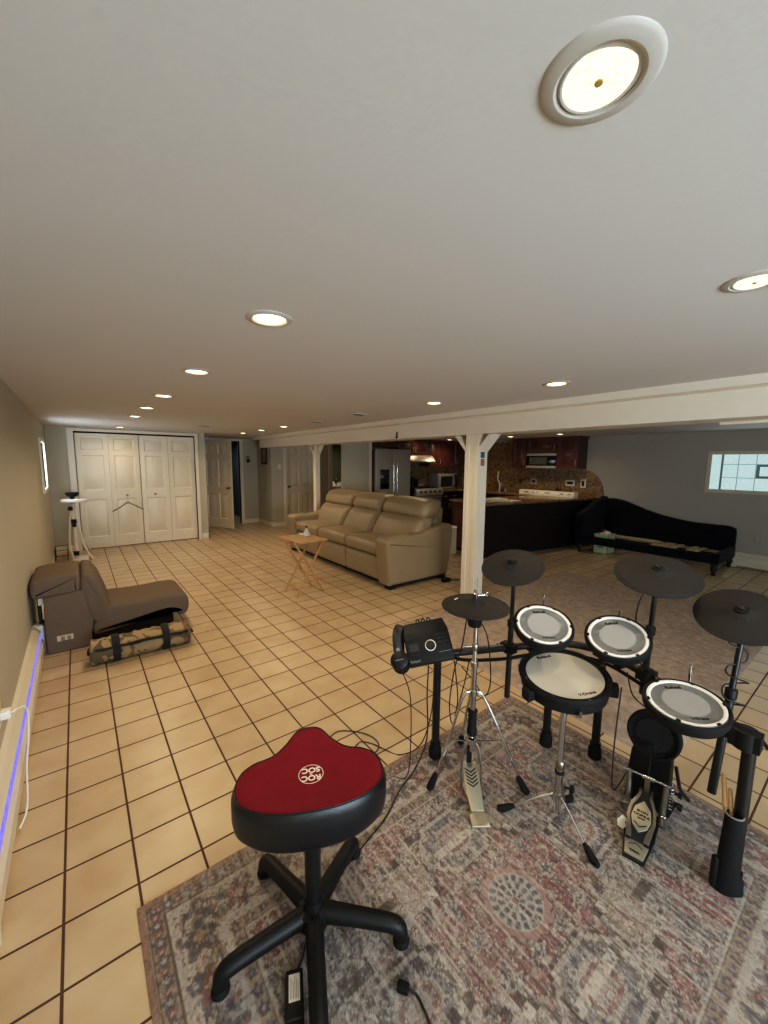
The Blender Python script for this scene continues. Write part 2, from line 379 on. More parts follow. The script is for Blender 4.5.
b = MB(); b.box((4.9, 10.9, 0), (8.1, 11, CEIL)); b.box((4.85, 9.32, 0), (4.9, 11, CEIL)); b.box((7.0, 9.32, 0), (7.1, 11, CEIL))
S('wall_bathroom', b, M['green'])
S('wall_partition', MB().box((4.105, 6.65, 0), (4.74, 6.72, CEIL)).box((4.72, 6.72, 0), (4.74, 7.29, CEIL)), M['wall'])
S('trim_5', MB().box((4.715, 6.635, 0), (4.785, 6.66, CEIL)), M['white'])
S('wall_kitchen', MB().box((4.74, 7.3, 0), (WR-.001, 7.42, CEIL)), M['wall'])
# right wall with a glass block window
b = MB(); RY0, RY1, RZ0, RZ1 = .15, 1.915, 1.187, 1.742
b.box((WR, BACK, 0), (WR+.2, RY0, CEIL)); b.box((WR, RY1, 0), (WR+.2, 9.3, CEIL)); b.box((WR, RY0, 0), (WR+.2, RY1, RZ0)); b.box((WR, RY0, RZ1), (WR+.2, RY1, CEIL))
S('wall_right', b, M['wallR'])
w2 = S('window_2', MB().box((WR+.125, RY0, RZ0), (WR+.16, RY1, RZ1)), M['block'])
b = MB(); tw = .05
b.box((WR-.015, RY1, RZ0-tw), (WR+.01, RY1+tw, RZ1+tw)); b.box((WR-.015, RY0-tw, RZ0-tw), (WR+.01, RY0, RZ1+tw)); b.box((WR-.015, RY0, RZ1), (WR+.01, RY1, RZ1+tw)); b.box((WR-.015, RY0, RZ0-tw), (WR+.01, RY1, RZ0))
S('window_casing', b, mat('window_casing_paint', (206, 196, 176), .6), w2)
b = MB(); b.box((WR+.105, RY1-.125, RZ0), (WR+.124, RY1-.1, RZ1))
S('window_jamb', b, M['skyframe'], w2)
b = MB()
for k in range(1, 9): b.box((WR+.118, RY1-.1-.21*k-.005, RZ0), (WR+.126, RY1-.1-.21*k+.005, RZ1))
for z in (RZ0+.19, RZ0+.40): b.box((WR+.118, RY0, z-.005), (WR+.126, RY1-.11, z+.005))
S('mortar_joint', b, emis('block_joint', (128, 168, 166), .8, (120, 160, 158), 20), w2)  # joints glow in place of daylight coming through the blocks
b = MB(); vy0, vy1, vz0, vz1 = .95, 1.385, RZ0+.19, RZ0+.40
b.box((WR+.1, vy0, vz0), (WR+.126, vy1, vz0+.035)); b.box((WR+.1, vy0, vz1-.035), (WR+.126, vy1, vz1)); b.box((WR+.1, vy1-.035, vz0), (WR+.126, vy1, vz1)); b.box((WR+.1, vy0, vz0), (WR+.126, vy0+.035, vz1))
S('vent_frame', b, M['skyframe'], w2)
S('reveal', MB().box((WR+.012, RY1-.012, RZ0), (WR+.104, RY1, RZ1)), M['block'], w2)  # emissive, stands in for daylight falling on the window side
# beam with a stepped soffit
S('trim_6', MB().box((3.42, BACK, 1.878), (3.72, 9.2, CEIL)), M['white'])
S('trim_7', MB().box((3.268, BACK, CEIL-.058), (3.42, 9.2, CEIL)), M['white'])
S('trim_8', MB().tube([(3.70, -1.5, 1.868), (3.70, .85, 1.868)], .012, 8), M['white'])
# baseboards
def base(name, lo, hi): S(name, MB().box(lo, (hi[0], hi[1], .10)), M["white"])
base('baseboard_closet', (1.95, FAR-.015, 0), (2.09, FAR, 0)); base('baseboard_closet_side', (2.075, FAR-.015, 0), (2.09, 10.1, 0))
base('baseboard_hall', (3.32, 10.085, 0), (3.665, 10.1, 0)); base('baseboard_nook', (3.665, 9.165, 0), (3.68, 10.085, 0)); base('baseboard_far', (3.68, 9.165, 0), (DX0-.075, 9.18, 0)); base('baseboard_far_door', (DX1+.075, 9.185, 0), (OX0-.1, 9.2, 0))
base('baseboard_left', (WL, 4.3, 0), (WL+.015, FAR-.02, 0)); base('baseboard_corner', (WL+.015, FAR-.015, 0), (CX0-.09, FAR, 0)); base('baseboard_partition', (4.095, 6.635, 0), (4.71, 6.65, 0))

# ================================================================== FIXTURES
# baseboard heaters
h = T('baseboard_heater', 'long cream baseboard heater along the left wall with a violet glowing slot', 'heater', (WL, .6, 0))
prof = [(0, .02), (.05, .02), (.066, .035), (.066, .105), (.036, .14), (.036, .17), (.05, .19), (.022, .225), (0, .23)]
X = frame((WL, -2.8, 0), (0, 1, 0), (1, 0, 0)); X = Matrix(((1, 0, 0, WL), (0, 0, 1, -2.8), (0, 1, 0, 0), (0, 0, 0, 1)))
P('cover', MB().prism(prof, 4.2+2.8, X), M['heater'], h)
P('end_cap', MB().rbox((WL, 4.13, 0), (WL+.072, 4.22, .235), .012), M['heater'], h)
P('end_cap', MB().rbox((WL, 1.62, 0), (WL+.07, 1.66, .235), .006), M['heater'], h)
P('light_strip', MB().box((WL+.038, 1.2, .141), (WL+.052, 4.12, .176)), M['led'], h, 'violet glowing light strip in the slot')  # emissive violet strip along the heater slot
h2 = T('baseboard_heater', 'cream baseboard heater under the glass block window on the right wall', 'heater', (WR, .5, 0))
X = Matrix(((-1, 0, 0, WR), (0, 0, 1, -2.5), (0, 1, 0, 0), (0, 0, 0, 1)))
P('cover', MB().prism(prof, 4.0, X), M['heater'], h2); P('end_cap', MB().rbox((WR-.072, 1.46, 0), (WR, 1.52, .235), .01), M['heater'], h2)
# white plug with cord at the left wall
pl = T('power_plug', 'white plug in a low outlet on the left wall with a hanging cord', 'plug', (WL, 2.5, .37))
P('outlet_plate', MB().rbox((WL, 2.42, .32), (WL+.006, 2.51, .43), .003), M['white'], pl)
P('plug_body', MB().rbox((WL+.006, 2.44, .355), (WL+.045, 2.49, .395), .008), M['hoop'], pl)
P('cord', MB().tube(spl([(WL+.045, 2.465, .375), (WL+.085, 2.5, .372), (WL+.095, 2.53, .31), (WL+.09, 2.5, .2), (WL+.085, 2.4, .12), (WL+.095, 2.2, .05), (WL+.075, 2.12, .02)], 8), .004, 6), M['cordw'], pl)
# support posts
def post(y, yw, x0, x1, lab, stick=False):
    t = T('support_post', lab, 'post', ((x0+x1)/2, y, 0), 'white posts under the beam')
    y0, y1 = y-yw/2, y+yw/2
    P('shaft', MB().box((x0, y0, 0), (x1, y1, 1.878)), M['white'], t)
    P('corner_trim', MB().box((x0-.008, y0-.004, 0), (x0, y0+.05, 1.76)).box((x0-.008, y1-.05, 0), (x0, y1+.004, 1.76)), M['white'], t)
    for s in (-1, 1):
        ye = y0 if s < 0 else y1
        poly = [(0, 0), (.13, .13), (.13, .075), (.03, -.03)] if False else [(0, -.14), (.125, -.005), (.17, -.005), (.0, -.195)]
        Xm = Matrix(((0, 0, 1, x0), (s, 0, 0, ye), (0, 1, 0, 1.88), (0, 0, 0, 1)))
        P('brace', MB().prism(poly, x1-x0, Xm), M['white'], t)
    P('base_shoe', MB().box((x0-.015, y0-.015, 0), (x1+.015, y1+.015, .05)), M['white'], t)
    return t, y0
_, py0 = post(2.92, .18, 3.46, 3.61, 'white boxed post under the beam nearest the drum kit, with small prints taped on it')
post(6.84, .10, 3.60, 3.68, 'white boxed post under the beam behind the far end of the leather sofa')
o = P('printed_card', MB().box((3.495, py0-.004, 1.625), (3.56, py0-.001, 1.71)), M['teal'], org=(3.525, py0, 1.625)); tag(o, 'small teal card taped high on the near white post', 'card')
o = P('printed_card', MB().box((3.498, py0-.004, 1.54), (3.56, py0-.001, 1.615)), M['rose'], org=(3.525, py0, 1.54)); tag(o, 'small rose and tan card taped on the near white post just under the teal one', 'card')
# wall pieces
t = T('picture_frame', 'dark framed picture on the nook wall beside the far hall', 'picture', (3.68, 9.6, 1.49))
P('frame', MB().box((3.655, 9.42, 1.49), (3.683, 9.45, 1.91)).box((3.655, 9.73, 1.49), (3.683, 9.76, 1.91)).box((3.655, 9.45, 1.49), (3.683, 9.73, 1.53)).box((3.655, 9.45, 1.87), (3.683, 9.73, 1.91)), M['ink'], t)
P('print', MB().box((3.668, 9.45, 1.53), (3.683, 9.73, 1.87)), mat('framed_print', (140, 132, 122), .5, var=.3, scale=9), t)
t = T('thermostat', 'small dark thermostat on the hall wall beside the open door', 'thermostat', (3.44, 10.1, 1.53))
P('body', MB().rbox((3.405, 10.07, 1.53), (3.485, 10.105, 1.61), .008), M['ink'], t); P('cover', MB().rbox((3.40, 10.075, 1.605), (3.48, 10.105, 1.69), .008), mat('beige_plastic', (130, 110, 88), .5), t)
t = T('light_switch', 'cream light switch plate beside the closed far door', 'switch', (3.88, 9.18, 1.4))
P('plate', MB().rbox((3.84, 9.17, 1.38), (3.92, 9.18, 1.50), .004), M['white'], t); P('toggle', MB().rbox((3.874, 9.155, 1.425), (3.886, 9.17, 1.455), .003), M['white'], t)
t = T('wall_outlet', 'pale outlet low on the right wall under the glass block window', 'outlet', (WR, 1.264, .40))
P('plate', MB().rbox((WR-.006, 1.22, .40), (WR, 1.30, .51), .003), M['wallR'], t)
P('socket', MB().rbox((WR-.009, 1.24, .42), (WR-.006, 1.28, .45), .002).rbox((WR-.009, 1.24, .46), (WR-.006, 1.28, .49), .002), M['wall'], t)
# ceiling lights
def downlight(x, y, lab, big=False, grp='recessed lights of the main ceiling', watt=22, z=CEIL, tilt=None):
    t = T('recessed_light', lab, 'ceiling light', (x, y, z), grp)
    n = V(tilt or (0, 0, -1)).normalized(); c = V((x, y, z-.001))
    if big:
        P('trim_ring', MB().lathe([(.056, .012), (.056, -.003), (.060, -.006), (.074, -.0045), (.080, -.001), (.081, .001)], (x, y, z), (0, 0, 1), 48), M['ring'], t)
        P('housing', MB().lathe([(.0565, .008), (.0005, .0085)], (x, y, z-.004), (0, 0, 1), 32), M['steeldk'], t)
        P('gimbal_ring', MB().lathe([(.0475, .000), (.048, .002), (.051, .0025), (.053, .001), (.053, -.006)], c, n, 48), M['ring'], t)
        P('lens', MB().lathe([(.048, .001), (.036, .0030), (.018, .0045), (.0005, .005)], c, n, 48), M['bulb'], t)
        P('lens_core', MB().lathe([(.006, .0), (.0055, .0018), (.0005, .0022)], c+n*.0048, n, 16), mat('lamp_core', (190, 160, 90), .3, .4), t)
    else:
        P('trim_ring', MB().lathe([(.062, .02), (.062, -.004), (.066, -.008), (.080, -.007), (.0875, -.002), (.088, 0)], (x, y, z), (0, 0, 1), 40), M['ring'], t)
        P('lens', MB().lathe([(.060, -.001), (.045, .004), (.02, .007), (.0005, .008)], c, n, 28), M['bulbfar'], t)
    lt = bpy.data.lights.new('downlight_lamp', 'SPOT'); lt.energy = watt; lt.color = LCOL; lt.spot_size = 2.75; lt.spot_blend = .9; lt.shadow_soft_size = .05
    l = bpy.data.objects.new('downlight_lamp', lt); COL.objects.link(l); l.parent = t; l.location = (0, 0, -.035)
    return t
LCOL = (1, .77, .50)
LW = 30
A = 'recessed ceiling light '
downlight(.628, .324, A+'with a tilted lens, the largest and nearest in the photo', True, watt=13, tilt=(-.04, -.05, -1))
downlight(1.638, .332, A+'cut by the right photo edge above the kit', True, watt=20, tilt=(-.08, -.02, -1))
for y, s in ((1.551, 'above the red drum throne, second in the left row'), (2.722, 'third in the left row, beyond the throne'), (3.905, 'fourth in the left row, above the grey chair and camouflage bag'), (4.907, 'fifth in the left row, just before the grey chair end'), (5.953, 'sixth in the left row'), (8.095, 'last in the left row, right before the closet doors')):
    downlight(.63, y, A+s, watt=LW if y < 8 else 13)
for y, s in ((1.513, 'in the right row nearest the beam and drum kit'), (2.695, 'in the right row above the near end of the sofa'), (6.037, 'in the right row above the far end of the sofa'), (6.997, 'in the right row beyond the sofa, middle of the far three'), (7.979, 'in the right row, farthest, before the hall door')):
    downlight(2.64, y, A+s, watt=LW)
for x, y, s in ((6.266, 6.77, 'over the kitchen range hood'), (7.0, 6.6, 'over the corner of the kitchen counter'), (7.053, 4.969, 'over the kitchen sink side'), (7.077, 3.93, 'over the built-in microwave of the kitchen')):
    downlight(x, y, A+s, grp='recessed lights of the kitchen', watt=21 if x > 6.5 else 5)
downlight(4.5, 5.15, A+'behind the beam, between the sofa and the refrigerator', grp='recessed lights of the kitchen', watt=26)
def vent(x, y, w, lab):
    t = T('ceiling_vent', lab, 'vent', (x, y, CEIL), 'small ceiling vents')
    P('frame', MB().box((x-w, y-.05, CEIL-.008), (x+w, y+.05, CEIL)), M['ceil'], t)
    b = MB()
    for k in range(5): b.box((x-w*.85, y-.036+k*.017, CEIL-.011), (x+w*.85, y-.027+k*.017, CEIL-.008))
    P('slat', b, M['steeldk'], t)
vent(2.607, 3.872, .07, 'dark slotted ceiling vent above the middle of the sofa'); vent(2.651, 4.976, .07, 'faint slotted ceiling vent above the far half of the sofa'); vent(1.634, 6.758, .10, 'ceiling vent in front of the closet')

o = P('wall_hook', MB().box((3.412, 4.164, 1.885), (3.42, 4.184, 1.97)).box((3.40, 4.168, 1.885), (3.412, 4.180, 1.905)), M['ink'], org=(3.416, 4.174, 1.885)); tag(o, 'small dark hook on the beam face above the sofa', 'hook')
# ================================================================== RUGS
def build_rug():
    X0, X1, Y0, Y1 = .065, 2.237, -.09, 1.482; st = .004
    nx = int(round((X1-X0)/st))+1; ny = int(round((Y1-Y0)/st))+1
    a = np.linspace(0, X1-X0, nx); b = np.linspace(0, Y1-Y0, ny); A, B = np.meshgrid(a, b)   # (ny,nx)
    W, H = X1-X0, Y1-Y0
    def blur(n, kx, ky):
        for ax, k in ((1, kx), (0, ky)):
            if k > 1:
                ker = np.hanning(k+2)[1:-1]; ker /= ker.sum()
                n = np.apply_along_axis(lambda r: np.convolve(np.pad(r, k, 'reflect'), ker, 'same')[k:-k], ax, n)
        n -= n.mean(); return n/(n.std()+1e-9)
    N = lambda kx, ky: blur(RNG.standard_normal((ny, nx)), kx, ky)
    streak = N(3, 90); streak2 = N(7, 160); cloud = N(70, 120); fine = N(2, 5); fine2 = N(4, 4)
    c = lambda r, g, bb: np.array([lin(r), lin(g), lin(bb)])
    cream, rose, pink, blue, slate, tan, dk = c(186, 178, 168), c(146, 96, 94), c(172, 138, 131), c(108, 112, 120), c(86, 91, 101), c(162, 144, 124), c(86, 74, 70)
    img = np.zeros((ny, nx, 3))
    def put(mask, col, al=1.0):
        m = (mask.astype(float)*al)[..., None]; img[:] = img*(1-m)+col*m
    d = np.minimum(np.minimum(A, W-A), np.minimum(B, H-B))
    # ---- field with long streaks
    img[:] = rose
    put(streak2 > .1, pink, .7); put(cloud+.5*streak2 > .75, blue, .85); put((cloud+.5*streak2 > 1.25), slate, .8); put(streak > .9, cream, .5); put(streak < -1.0, tan, .5)
    ca, cb = W/2, H/2; u = np.abs(A-ca); v = np.abs(B-cb)
    q = lambda t, s: np.floor(t/s)*s
    # scattered field flowers
    def flowers(per, ph, r0, colA, colB, mask):
        ua = (A+ph) % per-per/2; vb = (B+ph*.7) % per-per/2; th = np.arctan2(vb, ua); rr = np.hypot(ua, vb)
        lob = r0*(1+.35*np.cos(4*th)+.2*np.cos(8*th))
        put(mask & (rr < lob*1.25), dk, .65); put(mask & (rr < lob), colA, .9); put(mask & (rr < lob*.55), colB, .9); put(mask & (rr < lob*.25), dk, .7)
    field = d > .29
    flowers(.21, .03, .036, cream, blue, field); flowers(.21, .135, .026, pink, rose, field)
    def vine(per, amp, wdt, mask, xx, yy, y0, col, al=.8):
        put(mask & (np.abs(yy-y0-amp*np.sin(2*PI*xx/per)) < wdt), col, al)
    for k in range(6): vine(.31, .03, .005, field, A+.05*k, B, .36+.17*k, cream, .55); vine(.27, .03, .004, field, B+.03*k, A, .40+.27*k, dk, .4)
    # ---- stepped corner pieces and the big hooked medallion
    L = q(u, .035)/.80+q(v, .035)/.47
    med = (L < 1) & field
    put((L < 1.07) & field, dk, .8); put((L < 1.045) & field, cream); put((L < 1.0) & field, dk, .8); put((L < .985) & field, cream*.93)
    tooth = ((np.floor(A/.011)+np.floor(B/.011)) % 2 == 0); put((L < 1.045) & (L > 1.0) & field & tooth, slate, .75)
    flowers(.15, .05, .030, rose, cream, med & (L < .93)); flowers(.15, .125, .024, slate, tan, med & (L < .93))
    for k in range(7): vine(.19, .022, .0035, med & (L < .93), A+.04*k, B, .36+.13*k, dk, .7); vine(.22, .02, .0035, med & (L < .93), B+.05*k, A, .5+.2*k, rose, .7)
    L2 = np.maximum(q(u, .03)/.44+q(v, .03)/.34, q(v, .03)/.27)
    put(L2 < 1.06, dk, .85); put(L2 < 1.03, cream); put(L2 < .98, dk, .8); put(L2 < .965, rose)
    put((L2 < .965) & (streak2 > .3), pink, .7); put((L2 < .965) & (streak > .8), cream, .4)
    flowers(.13, .09, .028, cream, slate, (L2 < .93)); flowers(.13, .025, .02, tan, rose, (L2 < .93))
    # ---- arabesque linework, mirrored about the centre
    sym = lambda n: (lambda m: (m-m.mean())/m.std())(n+n[:, ::-1]+n[::-1, :]+n[::-1, ::-1])
    n1 = sym(N(9, 9)); n2 = sym(N(6, 6)); n3 = sym(N(14, 14))
    put(field & (n1 > 1.1), cream, .75); put(field & (n2 > 1.5), slate, .75); put(field & (n2 < -1.6), rose, .7)
    put(field & (np.abs(n1) < .15), dk, .8); put(field & (np.abs(n3-.5) < .09), cream, .85); put(field & (np.abs(n3+.5) < .07), dk, .7)
    # ---- stepped cartouches left and right of the centre, above and below
    for (oa, ob, sa, sb, col) in ((.47, 0, .15, .12, slate), (0, .30, .16, .12, blue), (.30, .26, .12, .08, tan), (.70, .27, .15, .09, slate)):
        uu, vv = q(np.abs(u-oa), .016), q(np.abs(v-ob), .016)
        e = np.maximum(np.maximum(uu/sa, vv/sb), (uu/sa+vv/sb)*.70)
        put((e < 1.0) & field, dk, .8); put((e < .91) & field, cream, .95); put((e < .78) & field, dk, .75); put((e < .70) & field, col, .9)
        put((e < .62) & field & (((np.floor(A/.012)+np.floor(B/.012)) % 2) == 0), cream, .5)
        put((e < .46) & field, cream, .9); put((e < .38) & field, rose, .8); put((e < .24) & field, cream, .8)
        put((e < 1.0) & field & (np.abs(n2) < .16), dk, .5); put((e < .9) & (n2 > 1.2) & field, cream, .6)
    # ---- centre rosette
    r = np.hypot(u, v*1.0)*1.22; th = np.arctan2(B-cb, A-ca)
    put(r < .155*(1+.05*np.cos(16*th)), dk, .7); put(r < .147*(1+.05*np.cos(16*th)), pink)
    put((r < .118), cream); put((r < .112) & (np.cos(18*th) > -.2) & (r > .086), slate); put((r < .082), cream); put((r < .078) & (np.cos(12*th) > -.1) & (r > .05), slate); put(r < .047, cream); put((r < .043) & (np.cos(8*th) > -.2) & (r > .02), slate); put(r < .016, rose)
    # ---- border
    bd = d <= .29
    put(bd, cream)
    horiz = np.minimum(B, H-B) <= np.minimum(A, W-A)     # runs along x
    s = np.where(horiz, A, B); t = d
    def bflow(per, tc, r0, colA, colB, ph=0):
        ss = (s+ph) % per-per/2; tt = t-tc; rr = np.hypot(ss, tt); an = np.arctan2(tt, ss); lob = r0*(1+.3*np.cos(5*an))
        put(bd & (rr < lob*1.3), dk, .7); put(bd & (rr < lob), colA, .95); put(bd & (rr < lob*.5), colB, .9)
    put(bd & (t < .075), tan*.92)
    bflow(.06, .047, .016, slate, cream); bflow(.06, .047, .011, rose, cream, .03)
    for tt, wd, cc in ((.012, .012, c(156, 122, 104)), (.026, .004, dk), (.075, .006, dk), (.082, .006, cream), (.090, .003, dk), (.222, .003, dk), (.230, .007, cream), (.238, .003, dk), (.280, .003, dk), (.286, .006, cream)):
        put(np.abs(t-tt) < wd/2, cc, .85)
    put(t < .012, c(156, 122, 104)); put(bd & (t > .24) & (t < .278), tan); bflow(.05, .259, .013, slate, pink, .02)
    mb_ = (t > .094) & (t < .219)
    bflow(.30, .156, .044, slate, tan, 0); bflow(.30, .156, .036, rose, cream, .15)
    put(mb_ & (np.abs(t-.156-.042*np.sin(2*PI*s/.30+.6)) < .0042), dk, .85); put(mb_ & (np.abs(t-.156+.042*np.sin(2*PI*s/.15)) < .003), rose, .7)
    bflow(.15, .115, .017, blue, cream, .05); bflow(.15, .198, .016, tan*.8, rose, .0)
    for ph, tc in ((.03, .186), (.11, .128)): bflow(.10, tc, .010, slate, slate, ph)
    put(mb_ & (np.abs(n1) < .12), dk, .5); put(mb_ & (n2 > 1.5), rose, .6); put(mb_ & (n2 < -1.5), slate, .6); put(bd & ~mb_ & (np.abs(n2) < .12), dk, .35)
    # ---- wear
    wear = np.clip(.13+.14*streak+.12*fine+.10*cloud+.10*fine2, 0, .7)[..., None]
    img = img*(1-wear)+(cream*.93)*wear
    img *= (.86*np.clip(1+.07*fine+.05*streak, .6, 1.3))[..., None]
    img = img*.80+c(152, 138, 129)*.20
    # crisp woven linework over the worn ground
    ink, pale = c(84, 72, 68), c(196, 186, 172); n4 = sym(N(5, 5)); keep = (fine > -1.1)
    inner = field & (r > .16)
    put(inner & keep & (np.abs(n1) < .09), ink, .5); put(inner & keep & (np.abs(n4-.8) < .10), pale, .7); put(inner & keep & (np.abs(n4+.9) < .11), ink, .35)
    put(inner & keep & (np.abs(n3) < .05), pale, .75); put(inner & (np.abs(np.abs(n3)-.12) < .03), ink, .55)
    put(mb_ & keep & (np.abs(n1) < .13), ink, .6); put(mb_ & keep & (np.abs(n4) < .11), ink, .4); put(bd & ~mb_ & keep & (np.abs(n4) < .13), ink, .45)
    for lv in (1.045, 1.0, .955): put(inner & keep & (np.abs(L-lv) < .006), ink, .7)
    for lv in (1.06, 1.0, .93): put(inner & keep & (np.abs(L2-lv) < .012), ink if lv != 1.0 else pale, .65)
    put((streak < -1.3) & field, ink, .22); put((streak > 1.5) & field, pale, .35)
    # ---- mesh
    hz = .006+.0006*fine
    verts = np.stack([A-W/2, B-H/2, hz], -1).reshape(-1, 3)
    i = np.arange(ny*nx).reshape(ny, nx); f = np.stack([i[:-1, :-1], i[:-1, 1:], i[1:, 1:], i[1:, :-1]], -1).reshape(-1, 4)
    rim = np.concatenate([i[0, :], i[1:, -1], i[-1, -2::-1], i[-2:0, 0][::1]]); low = verts[rim].copy(); low[:, 2] = .0005
    k = len(rim); base = len(verts); j = np.arange(k); f2 = np.stack([rim, np.roll(rim, -1), base+np.roll(j, -1), base+j], -1)[:, ::-1]
    verts = np.concatenate([verts, low]); f = np.concatenate([f, f2])
    me = bpy.data.meshes.new('patterned_rug'); me.vertices.add(len(verts)); me.vertices.foreach_set('co', verts.ravel())
    me.loops.add(f.size); me.loops.foreach_set('vertex_index', f.ravel().astype(np.int32)); me.polygons.add(len(f)); me.polygons.foreach_set('loop_start', np.arange(0, f.size, 4, dtype=np.int32)); me.update(calc_edges=True); me.validate()
    at = me.color_attributes.new('weave', 'FLOAT_COLOR', 'POINT'); cc = np.ones((len(verts), 4)); cc[:ny*nx, :3] = img.reshape(-1, 3); cc[ny*nx:, :3] = c(140, 108, 92)
    at.data.foreach_set('color', np.clip(cc, 0, 1).ravel()); me.materials.append(attr_mat('woven_rug', 'weave'))
    o = bpy.data.objects.new('patterned_rug', me); COL.objects.link(o); o.location = ((X0+X1)/2, (Y0+Y1)/2, 0)
    tag(o, 'faded rose, cream and blue oriental rug under the drum kit and throne', 'rug')
build_rug()
def shag_rug():
    X0, X1, Y0, Y1 = 2.355, 5.55, .60, 2.85; n = 200; m = 150; vs = []
    ph = RNG.standard_normal((m+1, n+1))
    for j in range(m+1):
        for i in range(n+1):
            e = min(i, n-i, j, m-j); z = .018 if e > 1 else (.012 if e == 1 else .001)
            vs.append((X0+(X1-X0)*i/n, Y0+(Y1-Y0)*j/m, z+(.004*ph[j, i] if e > 1 else 0)))
    fs = [(j*(n+1)+i, j*(n+1)+i+1, (j+1)*(n+1)+i+1, (j+1)*(n+1)+i) for j in range(m) for i in range(n)]
    o = P('shag_rug', MB().add(vs, fs), M['shag'], org=((X0+X1)/2, (Y0+Y1)/2, 0), sharp=180)
    tag(o, 'plain beige brown shag rug on the tiles behind the drum kit', 'rug')
shag_rug()
RZ = .006    # standing height on the patterned rug

# ================================================================== DRUM THRONE
TH = V((.525, 1.045, RZ))
t = T('drum_throne', 'round backless drum throne with a red saddle seat on a black five-legged base', 'drum throne', TH)
us = V((.908, -.419, 0)).normalized(); vs_ = V((.419, .908, 0)).normalized()
half = [(0, .278), (.045, .264), (.085, .205), (.13, .155), (.19, .125), (.228, .08), (.238, .02), (.220, -.04), (.165, -.085), (.09, -.11), (0, -.117)]
outl = [V((x, y, 0)) for x, y in half]+[V((-x, y, 0)) for x, y in half[-2:0:-1]]
outl = spl(outl, 5, True); ctr = V((0, .055, 0))
def seat_ring(sc, zf): 
    out = []
    for p in outl:
        d = (p-ctr)*sc+ctr; w = TH+us*d.x+vs_*d.y; out.append(V((w.x, w.y, zf(d, sc))))
    return out
ztop = lambda d, sc: .548+.030*max(0, (d.x/.23)**2)*.5+.035*max(0, -(d.y-.02)/.13)**2*.6+.012*max(0, (d.y-.1)/.17)**2
def rings(l): return [seat_ring(a, f) for a, f in l]
b = MB(); b.loft(rings([(.02, ztop), (.25, ztop), (.5, ztop), (.7, ztop), (.85, ztop), (.93, lambda d, s: ztop(d, s)-.001), (.972, lambda d, s: ztop(d, s)-.006), (.975, lambda d, s: ztop(d, s)-.012)]), caps=False); P('seat_cushion', b, M['red'], t, 'red velour saddle top')
b = MB(); b.loft(rings([(.96, lambda d, s: ztop(d, s)-.012), (.985, lambda d, s: ztop(d, s)-.009), (1.01, lambda d, s: ztop(d, s)-.018), (1.03, lambda d, s: ztop(d, s)-.035), (1.03, lambda d, s: ztop(d, s)*.5+.43*.5-.02), (1.01, lambda d, s: .452), (.95, lambda d, s: .433), (.80, lambda d, s: .428), (.02, lambda d, s: .427)]), caps=False); P('seat_side', b, M['vinyl'], t, 'black vinyl rolled side band')
b = MB(); b.loft(rings([(.968, lambda d, s: ztop(d, s)-.004), (.980, lambda d, s: ztop(d, s)-.002), (.988, lambda d, s: ztop(d, s)-.008), (.98, lambda d, s: ztop(d, s)-.014)]), caps=False); P('piping', b, M['vinyl'], t)
# round emblem, lettering reads from the nose side
em = TH+us*.0+vs_*.047; Xe = frame((em.x, em.y, ztop(V((0, .047, 0)), .3)+.0012), (0, 0, 1), -us)
P('emblem_ring', MB().lathe([(.0385, 0), (.0405, 0), (.0405, .0006), (.0385, .0006)], (em.x, em.y, .5487), (0, 0, 1), 40, closed=True), M['inkw'], t)
text('lettering', 'ROC', .030, Xe @ Matrix.Translation((0, .016, 0)), M['inkw'], t, .0008); text('lettering', 'N', .011, Xe, M['inkw'], t, .0003); text('lettering', 'SOC', .030, Xe @ Matrix.Translation((0, -.017, 0)), M['inkw'], t, .0008)
c0 = V((TH.x, TH.y, 0))
P('column', MB().cyl(c0+V((0, 0, .09)), c0+V((0, 0, .45)), .026, seg=24), M['blackmetal'], t)
P('height_sleeve', MB().lathe([(.034, .0), (.036, .02), (.030, .05)], c0+V((0, 0, .095)), seg=24), M['blackplastic'], t)
P('base_hub', MB().lathe([(.03, .055), (.052, .06), (.056, .085), (.050, .112), (.034, .12)], c0, seg=28), M['blackplastic'], t)
for k in range(5):
    an = math.radians(173.6-72*k); dr = V((math.cos(an), math.sin(an), 0))
    pts = [c0+dr*.03+V((0, 0, .092)), c0+dr*.12+V((0, 0, .088)), c0+dr*.24+V((0, 0, .078)), c0+dr*.278+V((0, 0, .068)), c0+dr*.290+V((0, 0, .048)), c0+dr*.292+V((0, 0, .022))]
    lg = P('base_leg', MB().tube(spl(pts, 3), [.030, .030, .029, .028, .027, .0265, .026, .0255, .025, .025, .024, .024, .0235, .023, .022, .022], 12), M['blackplastic'], t)
    P('glide', MB().lathe([(.022, 0), (.027, .004), (.027, .014), (.021, .022)], c0+dr*.292+V((0, 0, RZ)), seg=20), M['rubber'], lg)

# ================================================================== DRUM RACK
BAR = .60
rk = T('drum_rack', 'black tubular electronic drum rack with four legs and clamps around the kit', 'drum rack', (1.95, .85, RZ))
barpts = [(1.405, 1.385, BAR-.02), (1.46, 1.335, BAR-.005), (1.757, 1.187, BAR), (1.96, 1.085, BAR), (2.06, 1.01, BAR), (2.105, .90, BAR), (2.09, .78, BAR), (2.03, .62, BAR), (1.93, .41, BAR), (1.845, .255, BAR)]
P('crossbar', MB().tube(spl(barpts, 6), .019, 14), M['blackmetal'], rk)
P('cable_channel', MB().tube(spl([(1.455, 1.335, BAR-.008), (1.52, 1.29, BAR-.04), (1.7, 1.19, BAR-.05), (1.95, 1.07, BAR-.04), (2.06, .95, BAR-.045), (2.07, .8, BAR-.04), (2.0, .6, BAR-.05), (1.9, .42, BAR-.04)], 6), .009, 8), M['rubber'], rk)
